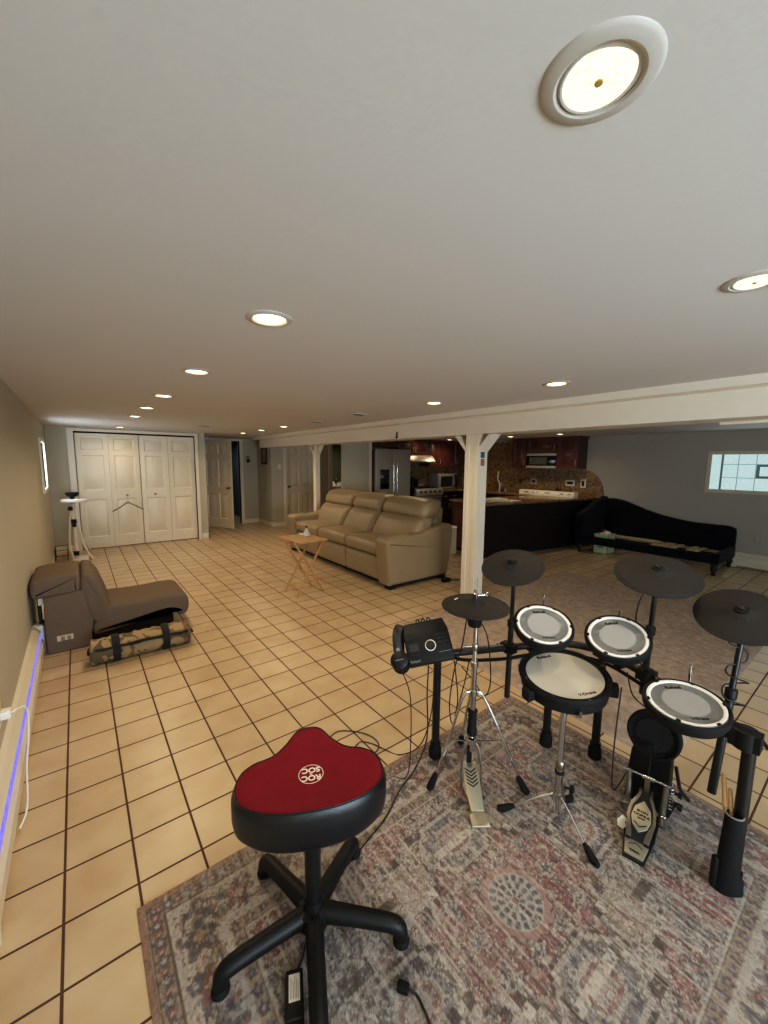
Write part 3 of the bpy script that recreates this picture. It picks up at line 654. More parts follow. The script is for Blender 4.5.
def rack_leg(x, y, zt):
    l = P('leg', MB().cyl((x, y, RZ+.02), (x, y, zt), .0205, seg=18), M['blackmetal'], rk)
    P('rubber_foot', MB().lathe([(.031, 0), (.034, .004), (.032, .05), (.0265, .062), (.0265, .085), (.021, .086)], (x, y, RZ), seg=20), M['rubber'], l)
for x, y, zt in ((1.424, 1.381, .60), (1.985, 1.072, .62), (2.108, .862, .62), (1.825, .235, .625)): rack_leg(x, y, zt)
def clamp(c, z, r=.034, l=.05, knob=None):
    k = P('clamp', MB().lathe([(r*.8, -l/2), (r, -l/2+.005), (r, l/2-.005), (r*.8, l/2)], c, z, 18).cb((0, 0, 0), (r*1.5, r*2.3, l*.8), frame(c, z)), M['blackplastic'], rk)
    if knob: P('wing_bolt', MB().cyl(c, V(c)+V(knob), .006, seg=8).rbox((-.018, -.006, -.006), (.018, .006, .006), .005, X=frame(V(c)+V(knob), knob)), M['blackplastic'], k)
clamp((1.424, 1.381, .592), (0, 0, 1), knob=(-.05, -.02, 0)); clamp((1.757, 1.187, BAR), (0, 0, 1), .032, .055, (-.03, .05, 0)); clamp((1.985, 1.072, BAR), (0, 0, 1), .032, .055); clamp((2.103, .862, BAR), (0, 0, 1), .032, .055)
clamp((2.035, .635, BAR), (0, 0, 1), .033, .06, (.05, 0, 0)); clamp((1.835, .25, .60), (0, 0, 1), .038, .075, (.05, -.045, -.02)); clamp((1.87, .31, .595), (0, 0, 1), .03, .06)
clamp((1.88, 1.126, BAR), (.89, -.45, 0), .03, .05); clamp((2.09, .77, BAR), (.3, .95, 0), .03, .05); clamp((1.955, .46, BAR), (.4, .9, 0), .03, .05)

# ================================================================== PADS
def tom(c, n, R, lab, rodxy, rodz, barp, yawref):
    n = V(n).normalized(); c = V(c)
    t = T('tom_pad', lab, 'drum pad', c-n*.05, 'mesh head tom pads on the rack')
    ro = R*1.125
    P('shell', MB().lathe([(R*.5, -.055), (R*.82, -.052), (ro*.93, -.040), (ro*.99, -.022), (ro, -.006), (ro*.99, .002), (R*1.055, .006), (R*1.03, .003), (R*1.02, -.008)], c, n, 56), M['rubber'], t, 'black rubber shell')
    P('hoop', MB().lathe([(R*.885, .0), (R*.90, .0035), (R*.95, .0055), (R*1.0, .0045), (R*1.015, -.003)], c, n, 56), M['hoop'], t, 'white plastic hoop')
    P('drumhead', MB().lathe([(R*.895, .0015), (R*.6, .0015), (R*.3, .0013), (.0005, .0012)], c, n, 56), M['mesh'], t, 'grey mesh head')
    xr = RIGHT-n*RIGHT.dot(n); xr = xr.normalized(); xr = Matrix.Rotation(yawref, 3, n) @ xr; X = frame(c, n, xr)
    for k in range(6):
        an = 2*PI*k/6+.35; P('lug_slot', MB().rbox((-.007, -.004, 0), (.007, .004, .006), .002, X=X @ Matrix.Rotation(an, 4, 'Z') @ Matrix.Translation((0, R*.985, .002))), M['rubber'], t)
    text('lettering', 'Roland', .019, X @ Matrix.Translation((0, R*.66, .002)), M['ink'], t, .0009); text('lettering', 'mesh head', .007, X @ Matrix.Translation((.004, R*.53, .002)), M['inkg'], t) if False else None
    text('lettering', 'V-Drums', .014, X @ Matrix.Translation((0, -R*.68, .002)), M['ink'], t, .0005)
    rb = V((rodxy[0], rodxy[1], 0)); up = V((0, 0, 1))
    hb = P('mount_box', MB().rbox((-.03, -.025, -.085), (.03, .025, -.045), .006, X=X @ Matrix.Translation((0, R*.35, 0))), M['blackplastic'], t)
    P('mount_rod', MB().tube(spl([c-n*.065+X.to_3x3() @ V((0, R*.3, 0)), c-n*.07+X.to_3x3() @ V((0, R*.8, 0)), V((rb.x, rb.y, c.z-.05)), V((rb.x, rb.y, c.z)), V((rb.x, rb.y, rodz))], 5), .0052, 10), M['chrome'], t)
    P('mount_arm', MB().tube([V((rb.x, rb.y, c.z-.07)), V((rb.x, rb.y, c.z-.02))], .016, 12).tube([V((rb.x, rb.y, c.z-.05)), V(barp)], .014, 10).rbox((-.02, -.006, -.008), (.02, .006, .008), .004, X=Matrix.Translation((rb.x, rb.y, c.z-.012))), M['blackplastic'], t)
tom((1.581, .899, .868), (-.298, -.259, .919), .1125, 'mesh head tom pad, the leftmost, under the left cymbal and behind the snare', (1.745, 1.0), .944, (1.88, 1.126, BAR+.02), -.05)
tom((1.762, .668, .848), (-.409, -.13, .903), .1115, 'mesh head tom pad in the middle, right behind the snare pad', (1.90, .72), .915, (2.09, .77, BAR+.02), -.14)
tom((1.641, .387, .741), (-.16, -.03, .985), .1145, 'mesh head tom pad at the right, in front of the kick pad tower', (1.80, .42), .816, (1.955, .46, BAR+.02), -.1)
# snare
sc_, sn = V((1.585, .795, .680)), V((-.13, -.058, .99)).normalized()
t = T('snare_pad', 'large white mesh snare pad with a thick black hoop on a chrome stand', 'drum pad', sc_-sn*.07)
R = .1515
P('shell', MB().lathe([(R*.7, -.066), (R*1.0, -.064), (R*1.12, -.055), (R*1.15, -.03), (R*1.13, -.012), (R*1.19, -.010), (R*1.205, -.002), (R*1.2, .008), (R*1.17, .013), (R*1.08, .012), (R*1.06, .002)], sc_, sn, 64), M['rubber'], t, 'black shell with wide rubber hoop')
P('rim_ring', MB().lathe([(R*1.0, .001), (R*1.02, .006), (R*1.055, .006), (R*1.07, .0)], sc_, sn, 64), M['blackplastic'], t)
P('drumhead', MB().lathe([(R*1.01, .003), (R*.7, .0025), (R*.3, .0022), (.0005, .002)], sc_, sn, 64), M['mesh2'], t, 'white mesh head')
xr = (RIGHT-sn*RIGHT.dot(sn)).normalized(); xr = Matrix.Rotation(-.06, 3, sn) @ xr; X = frame(sc_, sn, xr)
for k in range(8):
    an = 2*PI*k/8+.2; P('tension_lug', MB().rbox((-.006, -.005, -.012), (.006, .005, .016), .003, X=X @ Matrix.Rotation(an, 4, 'Z') @ Matrix.Translation((0, R*1.13, 0))), M['blackmetal'], t)
text('lettering', 'Roland', .024, X @ Matrix.Translation((-.045, R*.80, .0032)) @ Matrix.Rotation(.25, 4, 'Z'), M['ink'], t, .0011); text('lettering', 'V-Drums', .020, X @ Matrix.Translation((.045, -R*.80, .0032)) @ Matrix.Rotation(.25, 4, 'Z'), M['ink'], t, .0007)
for an, s in ((2.0, 1), (-1.9, 1), (.2, .8)):
    P('side_bracket', MB().rbox((-.022, -.016, -.055), (.022, .03, -.005), .007, X=X @ Matrix.Rotation(an, 4, 'Z') @ Matrix.Translation((0, R*1.15, 0))), M['rubber'], t)
# snare stand
SP = V((1.585, .785, 0))
t = T('snare_stand', 'chrome three-legged snare stand under the white snare pad', 'drum stand', SP+V((0, 0, RZ)))
P('lower_tube', MB().cyl(SP+V((0, 0, .04)), SP+V((0, 0, .27)), .0155, seg=18), M['chrome'], t)
P('upper_tube', MB().cyl(SP+V((0, 0, .27)), SP+V((0, 0, .52)), .0125, seg=16).cyl(SP+V((0, 0, .52)), SP+V((0, 0, .56)), .008, seg=12), M['chrome'], t)
P('collar', MB().lathe([(.016, -.018), (.019, -.014), (.019, .014), (.016, .018)], SP+V((0, 0, .27)), seg=20), M['dullmetal'], t); P('collar', MB().lathe([(.017, -.01), (.021, -.007), (.021, .007), (.017, .01)], SP+V((0, 0, .128)), seg=20), M['dullmetal'], t)
P('collar_band', MB().lathe([(.0195, -.005), (.0195, .005)], SP+V((0, 0, .235)), seg=20), M['rubber'], t)
P('wing_knob', MB().lathe([(.004, 0), (.004, .02), (.016, .022), (.018, .034), (.010, .04)], SP+V((.012, -.02, .17)), (.3, -.95, 0), 14), M['rubber'], t)
for f in (V((1.412, .972, RZ)), V((1.506, .569, RZ)), V((1.745, .80, RZ))):
    d = (f-V((SP.x, SP.y, RZ))).normalized(); top = SP+d*.02+V((0, 0, .128)); e = f-d*.075+V((0, 0, .036))
    lg = P('leg', MB().tube(spl([top, top+(e-top)*.4+V((0, 0, .004)), e], 4), .0048, 8), M['chrome'], t)
    P('rubber_foot', MB().tube([e, e+(f-e)*.3, e+(f-e)*.7, f+V((0, 0, .012))], [.008, .014, .0165, .011], 12), M['rubber'], lg)
    P('strut', MB().tube([SP+d*.014+V((0, 0, .032)), top+(e-top)*.35], .0035, 6), M['chrome'], t)
P('tilter', MB().lathe([(.012, -.02), (.02, -.012), (.02, .012), (.012, .02)], SP+V((0, 0, .565)), (.5, .8, .2), 14).tube([SP+V((0, 0, .57)), sc_-sn*.085], .009, 8), M['chrome'], t)
for k in range(3):
    an = 2*PI*k/3+.5; d = X.to_3x3() @ V((math.cos(an), math.sin(an), 0))
    P('basket_arm', MB().tube([sc_-sn*.088, sc_-sn*.082+d*.10, sc_-sn*.074+d*.155, sc_-sn*.050+d*.186, sc_-sn*.02+d*.190], .005, 8), M['chrome'], t)
# ---- cymbals and their poles
def cymbal(name, c, n, R, m, lab, cat, bell=.32, grp=None, topper=True):
    n = V(n).normalized(); c = V(c); t = T(name, lab, cat, c-n*.02, grp); pr = []
    for k in range(15):
        s = 1-k/14; pr.append((max(.004, R*s), .022*R/.16*(1-s**1.35)*1.0-.012 + (.012*math.cos(min(1, s/bell)*PI/2) if s < bell else 0)))
    pr2 = [(R*1.0, -.016), (R*1.004, -.013)]+pr
    P('bow', MB().lathe([(.004, -.012), (R*.5, -.018)]+pr2, c, n, 64), m, t)
    P('edge_ring', MB().lathe([(R*.90, pr[1][1]+.0012), (R*.905, pr[1][1]+.0019), (R*.91, pr[1][1]+.0008)], c, n, 64), m, t)
    if topper:
        P('stopper', MB().lathe([(.023, .008), (.025, .012), (.023, .022), (.014, .026)], c, n, 20), M['rubber'], t); P('wing_nut', MB().lathe([(.012, .026), (.013, .032), (.008, .036), (.004, .038)], c, n, 12), M['blackmetal'], t)
        X = frame(c, n, UP); P('sensor_hump', MB().rbox((-R*.30, -.020, -.004), (-R*.06, .020, .0125), .008, 3, X=X), m, t)
    return t
POL = lambda: M['blackmetal']
cymbal('crash_cymbal_pad', (1.746, 1.182, 1.052), (-.38, -.115, .917), .156, M['cymbal'], 'grey rubber cymbal pad on the left pole, beside the white post', 'cymbal', grp='grey cymbal pads')
cymbal('crash_cymbal_pad', (1.937, .600, 1.114), (-.30, -.155, .94), .1625, M['cymbal'], 'grey rubber cymbal pad in the middle, highest, in front of the navy daybed', 'cymbal', grp='grey cymbal pads')
cymbal('ride_cymbal_pad', (2.016, .332, .999), (-.46, -.035, .885), .151, M['cymbal'], 'grey rubber cymbal pad at the right edge of the photo', 'cymbal', grp='grey cymbal pads')
def pole(a, b, c, lab):
    a, b, c = V(a), V(b), V(c); t = T('cymbal_pole', lab, 'cymbal pole', a, 'black cymbal poles clamped to the rack'); m_ = a+(b-a)*.62
    P('lower_tube', MB().cyl(a, m_, .0145, seg=16), M['blackmetal'], t); P('upper_tube', MB().cyl(m_, b, .0105, seg=14), M['blackmetal'], t)
    P('height_clamp', MB().lathe([(.016, -.02), (.02, -.015), (.02, .015), (.016, .02)], m_, b-a, 16), M['blackplastic'], t); P('tilter', MB().cyl(b, c, .006, seg=10).lathe([(.014, -.012), (.014, .012)], b, (.9, -.4, 0), 14), M['blackmetal'], t)
pole((1.745, 1.175, .33), (1.763, 1.18, .985), (1.757, 1.176, 1.03), 'black pole carrying the left cymbal, its lower end hanging above the rug edge')
pole((2.045, .648, .50), (1.95, .605, 1.04), (1.94, .598, 1.09), 'black pole carrying the middle, highest cymbal')
pole((1.868, .33, .31), (2.0, .318, .93), (2.01, .33, .985), 'black pole carrying the right cymbal, wound with a looped cable')
wire('cymbal_cable', [(1.985, .318, .94), (1.955, .345, .92), (1.96, .345, .885), (1.995, .30, .86), (1.985, .30, .82), (1.95, .34, .80), (1.925, .335, .775), (1.955, .28, .755), (1.985, .30, .735), (1.94, .345, .72), (1.90, .33, .69), (1.93, .275, .675), (1.96, .31, .65), (1.91, .355, .635), (1.885, .30, .64)], .0032, M['cord'], 'thin black cable looped around the right cymbal pole', 'cable')
wire('cymbal_cable', [(1.93, .60, 1.07), (1.905, .64, 1.0), (1.92, .66, .9), (1.97, .66, .8), (2.02, .68, .68), (2.04, .64, .62)], .0032, M['cord'], 'thin black cable hanging from the middle cymbal along its pole', 'cable')
# ---- hi-hat
HX, HY = 1.41, 1.13; HP = V((HX, HY, 0))
t = T('hihat_stand', 'chrome hi-hat stand with a silver chevron foot pedal and splayed legs', 'hi-hat stand', HP+V((0, 0, RZ)))
P('lower_tube', MB().cyl(HP+V((0, 0, .34)), HP+V((0, 0, .64)), .0135, seg=18), M['chrome'], t); P('upper_tube', MB().cyl(HP+V((0, 0, .64)), HP+V((0, 0, .86)), .0105, seg=16), M['chrome'], t)
P('pull_rod', MB().cyl(HP+V((0, 0, .86)), HP+V((0, 0, 1.055)), .003, seg=8), M['chrome'], t)
for z, r in ((.64, .018), (.725, .015), (.50, .020)): P('collar', MB().lathe([(r*.8, -.016), (r, -.012), (r, .012), (r*.8, .016)], HP+V((0, 0, z)), seg=18), M['dullmetal'], t)
P('wing_bolt', MB().cyl(HP+V((-.01, .01, .725)), HP+V((-.035, .03, .725)), .004, seg=8).rbox((-.012, -.004, -.005), (.012, .004, .005), .003, X=Matrix.Translation(HP+V((-.035, .03, .725)))), M['chrome'], t)
P('rubber_grip', MB().lathe([(.0155, .0), (.023, .004), (.024, .03), (.020, .04), (.020, .115), (.024, .12), (.024, .126), (.014, .13)], HP+V((0, 0, .285)), seg=20), M['rubber'], t)
P('rotation_base', MB().lathe([(.013, 0), (.022, .006), (.022, .03), (.013, .036)], HP+V((0, 0, .235)), seg=18).cyl(HP+V((0, 0, .2)), HP+V((0, 0, .29)), .008, seg=10), M['chrome'], t)
for f in (V((1.236, 1.235, RZ)), V((1.595, .936, RZ)), V((1.60, 1.36, RZ))):
    d = (f-V((HX, HY, RZ))); d = V((d.x, d.y, 0)).normalized(); rr = (V((f.x, f.y, 0))-HP).length
    pts = [HP+d*.016+V((0, 0, .505)), HP+d*.05+V((0, 0, .478)), HP+d*(rr*.52)+V((0, 0, .29)), HP+d*(rr*.82)+V((0, 0, .10))]
    lg = P('leg', MB().tube(spl(pts, 6), .0068, 8, flat=1.0), M['chrome'], t); e = pts[-1]
    P('rubber_foot', MB().tube([e, e+(f-e)*.25, e+(f-e)*.7, f+V((0, 0, .012))], [.009, .0145, .018, .014], 12), M['rubber'], lg)
    P('radius_rod', MB().tube([HP+d*.02+V((0, 0, .252)), HP+d*(rr*.55)+V((0, 0, .272))], .0045, 6), M['chrome'], t)
heel = V((1.285, .962, RZ)); dirp = V((HX-heel.x, HY-heel.y, 0)); dl = dirp.length; dirp = dirp.normalized(); side = V((dirp.y, -dirp.x, 0))
P('pedal_frame', MB().tube(spl([HP+side*.045-dirp*.03+V((0, 0, .02)), HP+side*.045-dirp*.012+V((0, 0, .14)), HP+side*.030+V((0, 0, .225)), HP+V((0, 0, .245)), HP-side*.030+V((0, 0, .225)), HP-side*.045-dirp*.012+V((0, 0, .14)), HP-side*.045-dirp*.03+V((0, 0, .02))], 5), .0065, 8), M['dullmetal'], t)
pm = mat('pale_cast_metal', (176, 168, 146), .4, .6, var=.08)
Xh = Matrix.Identity(4)
for i, a in enumerate((side, dirp, V((0, 0, 1)))):
    for r_ in range(3): Xh[r_][i] = a[r_]
Xh.translation = heel
P('heel_plate', MB().prism([(-.040, -.012), (.040, -.012), (.042, .05), (.03, .052), (.03, .062), (-.03, .062), (-.03, .052), (-.042, .05)], .014, Xh @ Matrix.Translation((0, 0, .0)), .004), pm, t)
tiltp = math.radians(25); Xb = Xh @ Matrix.Translation((0, .06, .012)) @ Matrix.Rotation(tiltp, 4, 'X')
fb = P('footboard', MB().prism([(-.03, 0), (.03, 0), (.036, .09), (.038, .19), (.034, .212), (-.034, .212), (-.038, .19), (-.036, .09)], .010, Xb, .003), pm, t)
for k in range(5):
    y = .098+.0155*k; P('chevron', MB().add([(-.026, y+.014, 0), (0, y-.004, 0), (.026, y+.014, 0), (.026, y+.0205, 0), (0, y+.003, 0), (-.026, y+.0205, 0)], [(0, 1, 4, 5), (1, 2, 3, 4)], Xb @ Matrix.Translation((0, 0, .0106))), M['ink'], fb)
P('emblem', MB().lathe([(.009, 0), (.0115, 0), (.0115, .0008), (.009, .0008)], Xb @ V((0, .192, .0103)), Xb.to_3x3() @ V((0, 0, 1)), 24, closed=True).add([(-.0012, -.008, 0), (.0012, -.008, 0), (.0012, .008, 0), (-.0012, .008, 0)], [(0, 1, 2, 3)], Xb @ Matrix.Translation((0, .192, .011))).add([(-.0012, -.008, 0), (.0012, -.008, 0), (.0012, .008, 0), (-.0012, .008, 0)], [(0, 1, 2, 3)], Xb @ Matrix.Translation((0, .192, .011)) @ Matrix.Rotation(2.09, 4, 'Z')).add([(-.0012, -.008, 0), (.0012, -.008, 0), (.0012, .008, 0), (-.0012, .008, 0)], [(0, 1, 2, 3)], Xb @ Matrix.Translation((0, .192, .011)) @ Matrix.Rotation(-2.09, 4, 'Z')), M['ink'], fb)
P('base_plate', MB().prism([(-.028, .02), (.028, .02), (.03, .24), (-.03, .24)], .004, Xh), M['dullmetal'], t)
P('pull_strap', MB().box((-.012, -.003, 0), (.012, .003, .11), X=frame(Xb @ V((0, .205, .008)), (0, 0, 1), side)), M['rubber'], t)
hc = V((1.409, 1.137, .932)); hn = V((-.03, -.03, 1)).normalized()
ht = cymbal('hihat_cymbal_pad', hc, hn, .1525, M['hihatrub'], 'black rubber hi-hat pad lying nearly flat on the chrome stand', 'cymbal', topper=False)
P('sensor_base', MB().lathe([(.018, -.112), (.030, -.108), (.034, -.085), (.036, -.05), (.044, -.040), (.040, -.022), (.035, -.016)], hc, hn, 24), M['blackplastic'], ht)
P('clutch', MB().lathe([(.010, .014), (.012, .018), (.012, .045), (.008, .05)], hc, hn, 16).cyl(hc+V((0, 0, .035)), hc+V((.036, -.025, .04)), .006, seg=10).rbox((-.012, -.005, -.012), (.012, .005, .012), .004, X=Matrix.Translation(hc+V((.042, -.03, .04)))).cyl(hc+V((0, 0, .04)), hc+V((.02, .02, .05)), .008, seg=10), M['chrome'], ht)
P('edge_label', MB().add([(-.024, -.008, 0), (.024, -.008, 0), (.03, .006, 0), (-.03, .006, 0)], [(0, 1, 2, 3)], frame(hc+V((-.045, .10, -.005)), (-.3, .28, 1), (.79, -.61, 0))), M['inkw'], ht, 'pale worn printed label')
# ---- kick pad and pedal
kd = V((1, .10, 0)).normalized(); ks = V((kd.y, -kd.x, 0)); KF = V((1.985, .570, .358)); kn = (-kd+V((0, 0, .16))).normalized()
t = T('kick_pad_tower', 'black kick drum pad tower with a round face behind the kick pedal', 'drum pad', (2.05, .58, RZ))
P('pad_face', MB().lathe([(.086, -.05), (.100, -.045), (.106, -.02), (.106, .0), (.101, .008), (.094, .008), (.090, .001), (.076, -.002), (.0005, -.002)], KF, kn, 48), M['rubber'], t)
P('pad_center', MB().lathe([(.072, .0), (.070, .0025), (.0005, .003)], KF, kn, 40), mat('black_felt', (20, 20, 22), .9), t)
Xk = Matrix.Identity(4)
for i, a in enumerate((ks, kd, V((0, 0, 1)))):
    for r_ in range(3): Xk[r_][i] = a[r_]
Xk.translation = (2.03, .577, RZ)
b = MB(); b.loft([[V((sx*w, y, z)) for sx, y in ((-1, y0), (1, y0), (1, y1), (-1, y1))] for z, w, y0, y1 in ((0, .076, -.05, .06), (.05, .074, -.04, .06), (.22, .074, -.03, .04), (.35, .078, -.025, .03))], X=Xk); P('tower_body', b, M['blackplastic'], t)
P('base_plate', MB().prism([(-.09, -.055), (.09, -.055), (.10, .07), (-.10, .07)], .008, Xk, .002), M['blackmetal'], t)
for s in (-1, 1): P('support_leg', MB().tube([Xk @ V((s*.085, .03, .20)), Xk @ V((s*.10, .07, .08)), Xk @ V((s*.13, .12, .008))], .008, 8), M['blackmetal'], t)
P('anchor_knob', MB().lathe([(.006, 0), (.006, .02), (.015, .022), (.015, .04)], Xk @ V((.088, -.02, .055)), ks, 12).lathe([(.006, 0), (.006, .02), (.014, .022), (.014, .036)], Xk @ V((.088, -.02, .11)), ks, 12), M['blackmetal'], t)
ph = V((1.648, .50, RZ)); pe = V((1.935, .560, RZ)); pdv = (pe-ph); pdv.z = 0; pdv = pdv.normalized(); ps = V((pdv.y, -pdv.x, 0))
Xp = Matrix.Identity(4)
for i, a in enumerate((ps, pdv, V((0, 0, 1)))):
    for r_ in range(3): Xp[r_][i] = a[r_]
Xp.translation = ph
t = T('kick_pedal', 'black and silver bass drum pedal in front of the kick pad tower', 'drum pedal', (1.8, .53, RZ))
P('base_plate', MB().prism([(-.038, -.004), (.038, -.004), (.056, .14), (.060, .295), (-.060, .295), (-.056, .14)], .012, Xp, .003), M['blackmetal'], t)
hp = P('heel_plate', MB().prism([(-.032, 0), (.032, 0), (.042, .07), (.024, .072), (.022, .088), (-.022, .088), (-.024, .072), (-.042, .07)], .012, Xp @ Matrix.Translation((0, .004, .012)), .003), pm, t)
P('heel_arrow', MB().add([(-.024, .044, 0), (0, .060, 0), (.024, .044, 0), (.024, .049, 0), (0, .066, 0), (-.024, .049, 0)], [(0, 1, 4, 5), (1, 2, 3, 4)], Xp @ Matrix.Translation((0, .004, .0247))), M['ink'], hp)
text('lettering', 'TAMA', .013, Xp @ Matrix.Translation((0, .022, .0248)), M['ink'], hp, .0009)
Xq = Xp @ Matrix.Translation((0, .080, .022)) @ Matrix.Rotation(math.radians(20), 4, 'X') @ Matrix.Diagonal((1.22, .92, 1, 1))
fb = P('footboard', MB().prism([(-.034, 0), (.034, 0), (.042, .10), (.038, .16), (.022, .215), (.020, .255), (-.020, .255), (-.022, .215), (-.038, .16), (-.042, .10)], .010, Xq, .003), M['ink'], t)
b = MB()
for s in (-1, 1):
    b.prism([(s*.033, .0), (s*.043, .10), (s*.039, .16), (s*.023, .215), (s*.021, .255), (s*.012, .255), (s*.014, .21), (s*.029, .155), (s*.033, .10), (s*.020, .03), (s*.018, .002)], .004, Xq @ Matrix.Translation((0, 0, .010)), .001)
P('edge_frame', b, M['dullmetal'], fb)
P('diamond_plate', MB().prism([(0, .035), (.022, .062), (.030, .10), (.024, .15), (0, .19), (-.024, .15), (-.030, .10), (-.022, .062)], .005, Xq @ Matrix.Translation((0, 0, .010)), .0015), pm, fb)
text('lettering', 'IRON', .0135, Xq @ Matrix.Translation((0, .132, .0155)), M['ink'], fb, .0008); text('lettering', 'COBRA', .0145, Xq @ Matrix.Translation((0, .114, .0155)), M['ink'], fb, .0008); text('lettering', 'SERIES', .008, Xq @ Matrix.Translation((0, .099, .0155)), M['ink'], fb, .0004)
P('chevron', MB().add([(-.018, .074, 0), (0, .056, 0), (.018, .074, 0), (.018, .080, 0), (0, .063, 0), (-.018, .080, 0)], [(0, 1, 4, 5), (1, 2, 3, 4)], Xq @ Matrix.Translation((0, 0, .0157))), M['ink'], fb)
for s in (-1, 1):
    P('frame_post', MB().tube(spl([Xp @ V((s*.064, .25, .012)), Xp @ V((s*.066, .272, .09)), Xp @ V((s*.070, .285, .18))], 4), [.013]*3+[.012]*3+[.011]*3, 10), M['dullmetal'], t)
P('axle', MB().cyl(Xp @ V((-.085, .285, .18)), Xp @ V((.085, .285, .18)), .0062, seg=12).cyl(Xp @ V((-.02, .285, .18)), Xp @ V((.025, .285, .18)), .012, seg=14).lathe([(.014, -.008), (.014, .008)], Xp @ V((-.085, .285, .18)), ps, 16), M['chrome'], t)
P('drive_chain', MB().box((-.010, -.004, -.09), (.010, .004, .0), X=Xp @ Matrix.Translation((0, .287, .18))), M['dullmetal'], t)
P('beater', MB().cyl(Xp @ V((0, .287, .18)), Xp @ V((0, .30, .30)), .004, seg=8).lathe([(.016, -.016), (.018, -.01), (.018, .012), (.014, .016)], Xp @ V((0, .305, .31)), pdv, 18), M['rubber'], t)
P('spring', MB().tube([Xp @ V((.088+.008*math.cos(k*.9), .30+.008*math.sin(k*.9), .06+.0022*k)) for k in range(60)], .0016, 5), M['chrome'], t)
P('side_bolt', MB().cyl(Xp @ V((-.062, .24, .05)), Xp @ V((-.076, .24, .05)), .007, seg=10), M['chrome'], t); P('side_bolt', MB().cyl(Xp @ V((.062, .24, .06)), Xp @ V((.080, .24, .06)), .007, seg=10), M['chrome'], t)
P('hoop_clamp', MB().rbox((-.03, .285, .012), (.03, .318, .045), .006, X=Xp), M['blackmetal'], t)
P('paper_tag', MB().prism([(-.014, -.02), (.006, -.024), (.016, -.008), (.010, .004), (.016, .02), (-.004, .026), (-.012, .012), (-.02, .004)], .0015, Xp @ Matrix.Translation((-.062, .13, .035)) @ Matrix.Rotation(.9, 4, 'X')), M['paper'], t, 'small white tag hanging at the pedal side')
# ---- stick holder and sticks on the right rack leg
t = T('stick_holder', 'black tapered drumstick holder strapped to the right rack leg', 'stick holder', (1.80, .225, RZ))
b = MB(); Xs = rotz((1.803, .248, RZ), -.95)
b.loft([[V((math.cos(2*PI*k/18)*w, math.sin(2*PI*k/18)*d+dy, z)) for k in range(18)] for z, w, d, dy in ((0, .036, .026, 0), (.02, .040, .028, 0), (.16, .034, .027, 0), (.28, .028, .026, 0), (.31, .027, .026, .0), (.312, .022, .020, 0), (.10, .019, .018, 0))], caps=True, X=Xs); P('pouch', b, M['rubber'], t)
P('pouch_rim', MB().tube([Xs @ V((math.cos(2*PI*k/20)*.0268, math.sin(2*PI*k/20)*.026, .312)) for k in range(20)], .003, 6, closed=True), M['inkg'], t)
P('side_pocket', MB().rbox((-.050, -.012, .004), (-.028, .014, .13), .01, X=Xs), M['rubber'], t)
for a, bq, lab in (((1.792, .250, .13), (1.838, .297, .43), 'pale wooden drumstick in the holder, the taller of the pair'), ((1.802, .236, .13), (1.828, .273, .39), 'pale wooden drumstick in the holder, the shorter of the pair')):
    a, bq = V(a), V(bq); L_ = (bq-a)
    o = P('drumstick', MB().tube([a, a+L_*.5, a+L_*.93, a+L_*.985, bq], [.0072, .0072, .0074, .0062, .003], 12), M['wood'], org=tuple(a)); tag(o, lab, 'drumstick', 'drumsticks in the holder')
# ---- sound module and headphones
mc = V((1.315, 1.345, .690)); mr = (RIGHT*44+UP*9).normalized(); mn = (-FWD*.93-RIGHT*.12+UP*.52); mn = (mn-mr*mn.dot(mr)).normalized(); X = frame(mc, mn, mr)
t = T('drum_module', 'black drum sound module with a silver-ringed dial at the left rack end', 'drum module', mc)
P('body', MB().rbox((-.113, -.095, -.055), (.113, .055, 0), .006, X=X), M['blackplastic'], t)
Xu = X @ Matrix.Translation((0, .053, 0)) @ Matrix.Rotation(-.28, 4, 'X')
P('rear_hood', MB().rbox((-.113, -.004, -.06), (.113, .062, .0), .006, X=Xu, fn=lambda w: V((w.x*(1-.12*max(0, w.y)/.062), w.y, w.z))), M['blackplastic'], t)
P('dial', MB().lathe([(.020, .0), (.020, .012), (.017, .016), (.0005, .016)], X @ V((.010, -.015, 0)), mn, 32), M['blackmetal'], t)
P('dial_ring', MB().lathe([(.0225, 0), (.027, 0), (.027, .002), (.0225, .002)], X @ V((.010, -.015, 0)), mn, 40, closed=True), M['inkw'], t, 'pale grey ring around the dial')
P('display', MB().rbox((-.095, -.030, 0), (-.050, .004, .002), .001, X=X), M['steeldk'], t)
for k in range(3): P('button', MB().rbox((-.092+.016*k, -.052, 0), (-.080+.016*k, -.044, .004), .002, X=X), M['ink'], t)
for i in range(4):
    for j in range(4): P('button', MB().rbox((.044+.0165*i, -.030+.019*j, 0), (.056+.0165*i, -.020+.019*j, .004), .002, X=X), M['ink'], t)
for k in range(3): P('indicator_line', MB().box((.046, -.010+.019*k, .0005), (.104, -.0088+.019*k, .001), X=X), M['inkg'], t)
for k in range(2): P('small_knob', MB().lathe([(.006, 0), (.006, .007), (.001, .008)], X @ V((-.092+.018*k, .030, 0)), mn, 14), M['ink'], t)
text('lettering', 'Roland', .017, X @ Matrix.Translation((-.078, -.076, .0006)), M['inkg'], t, .0003); P('model_line', MB().box((.045, -.055, .0004), (.105, -.0525, .0008), X=X), M['inkg'], t)
P('bracket', MB().tube([X @ V((.10, -.03, -.06)), V((1.40, 1.375, .625)), V((1.424, 1.381, .592))], .012, 8).rbox((-.05, -.05, -.068), (.05, .03, -.055), .004, X=X), M['blackmetal'], t)
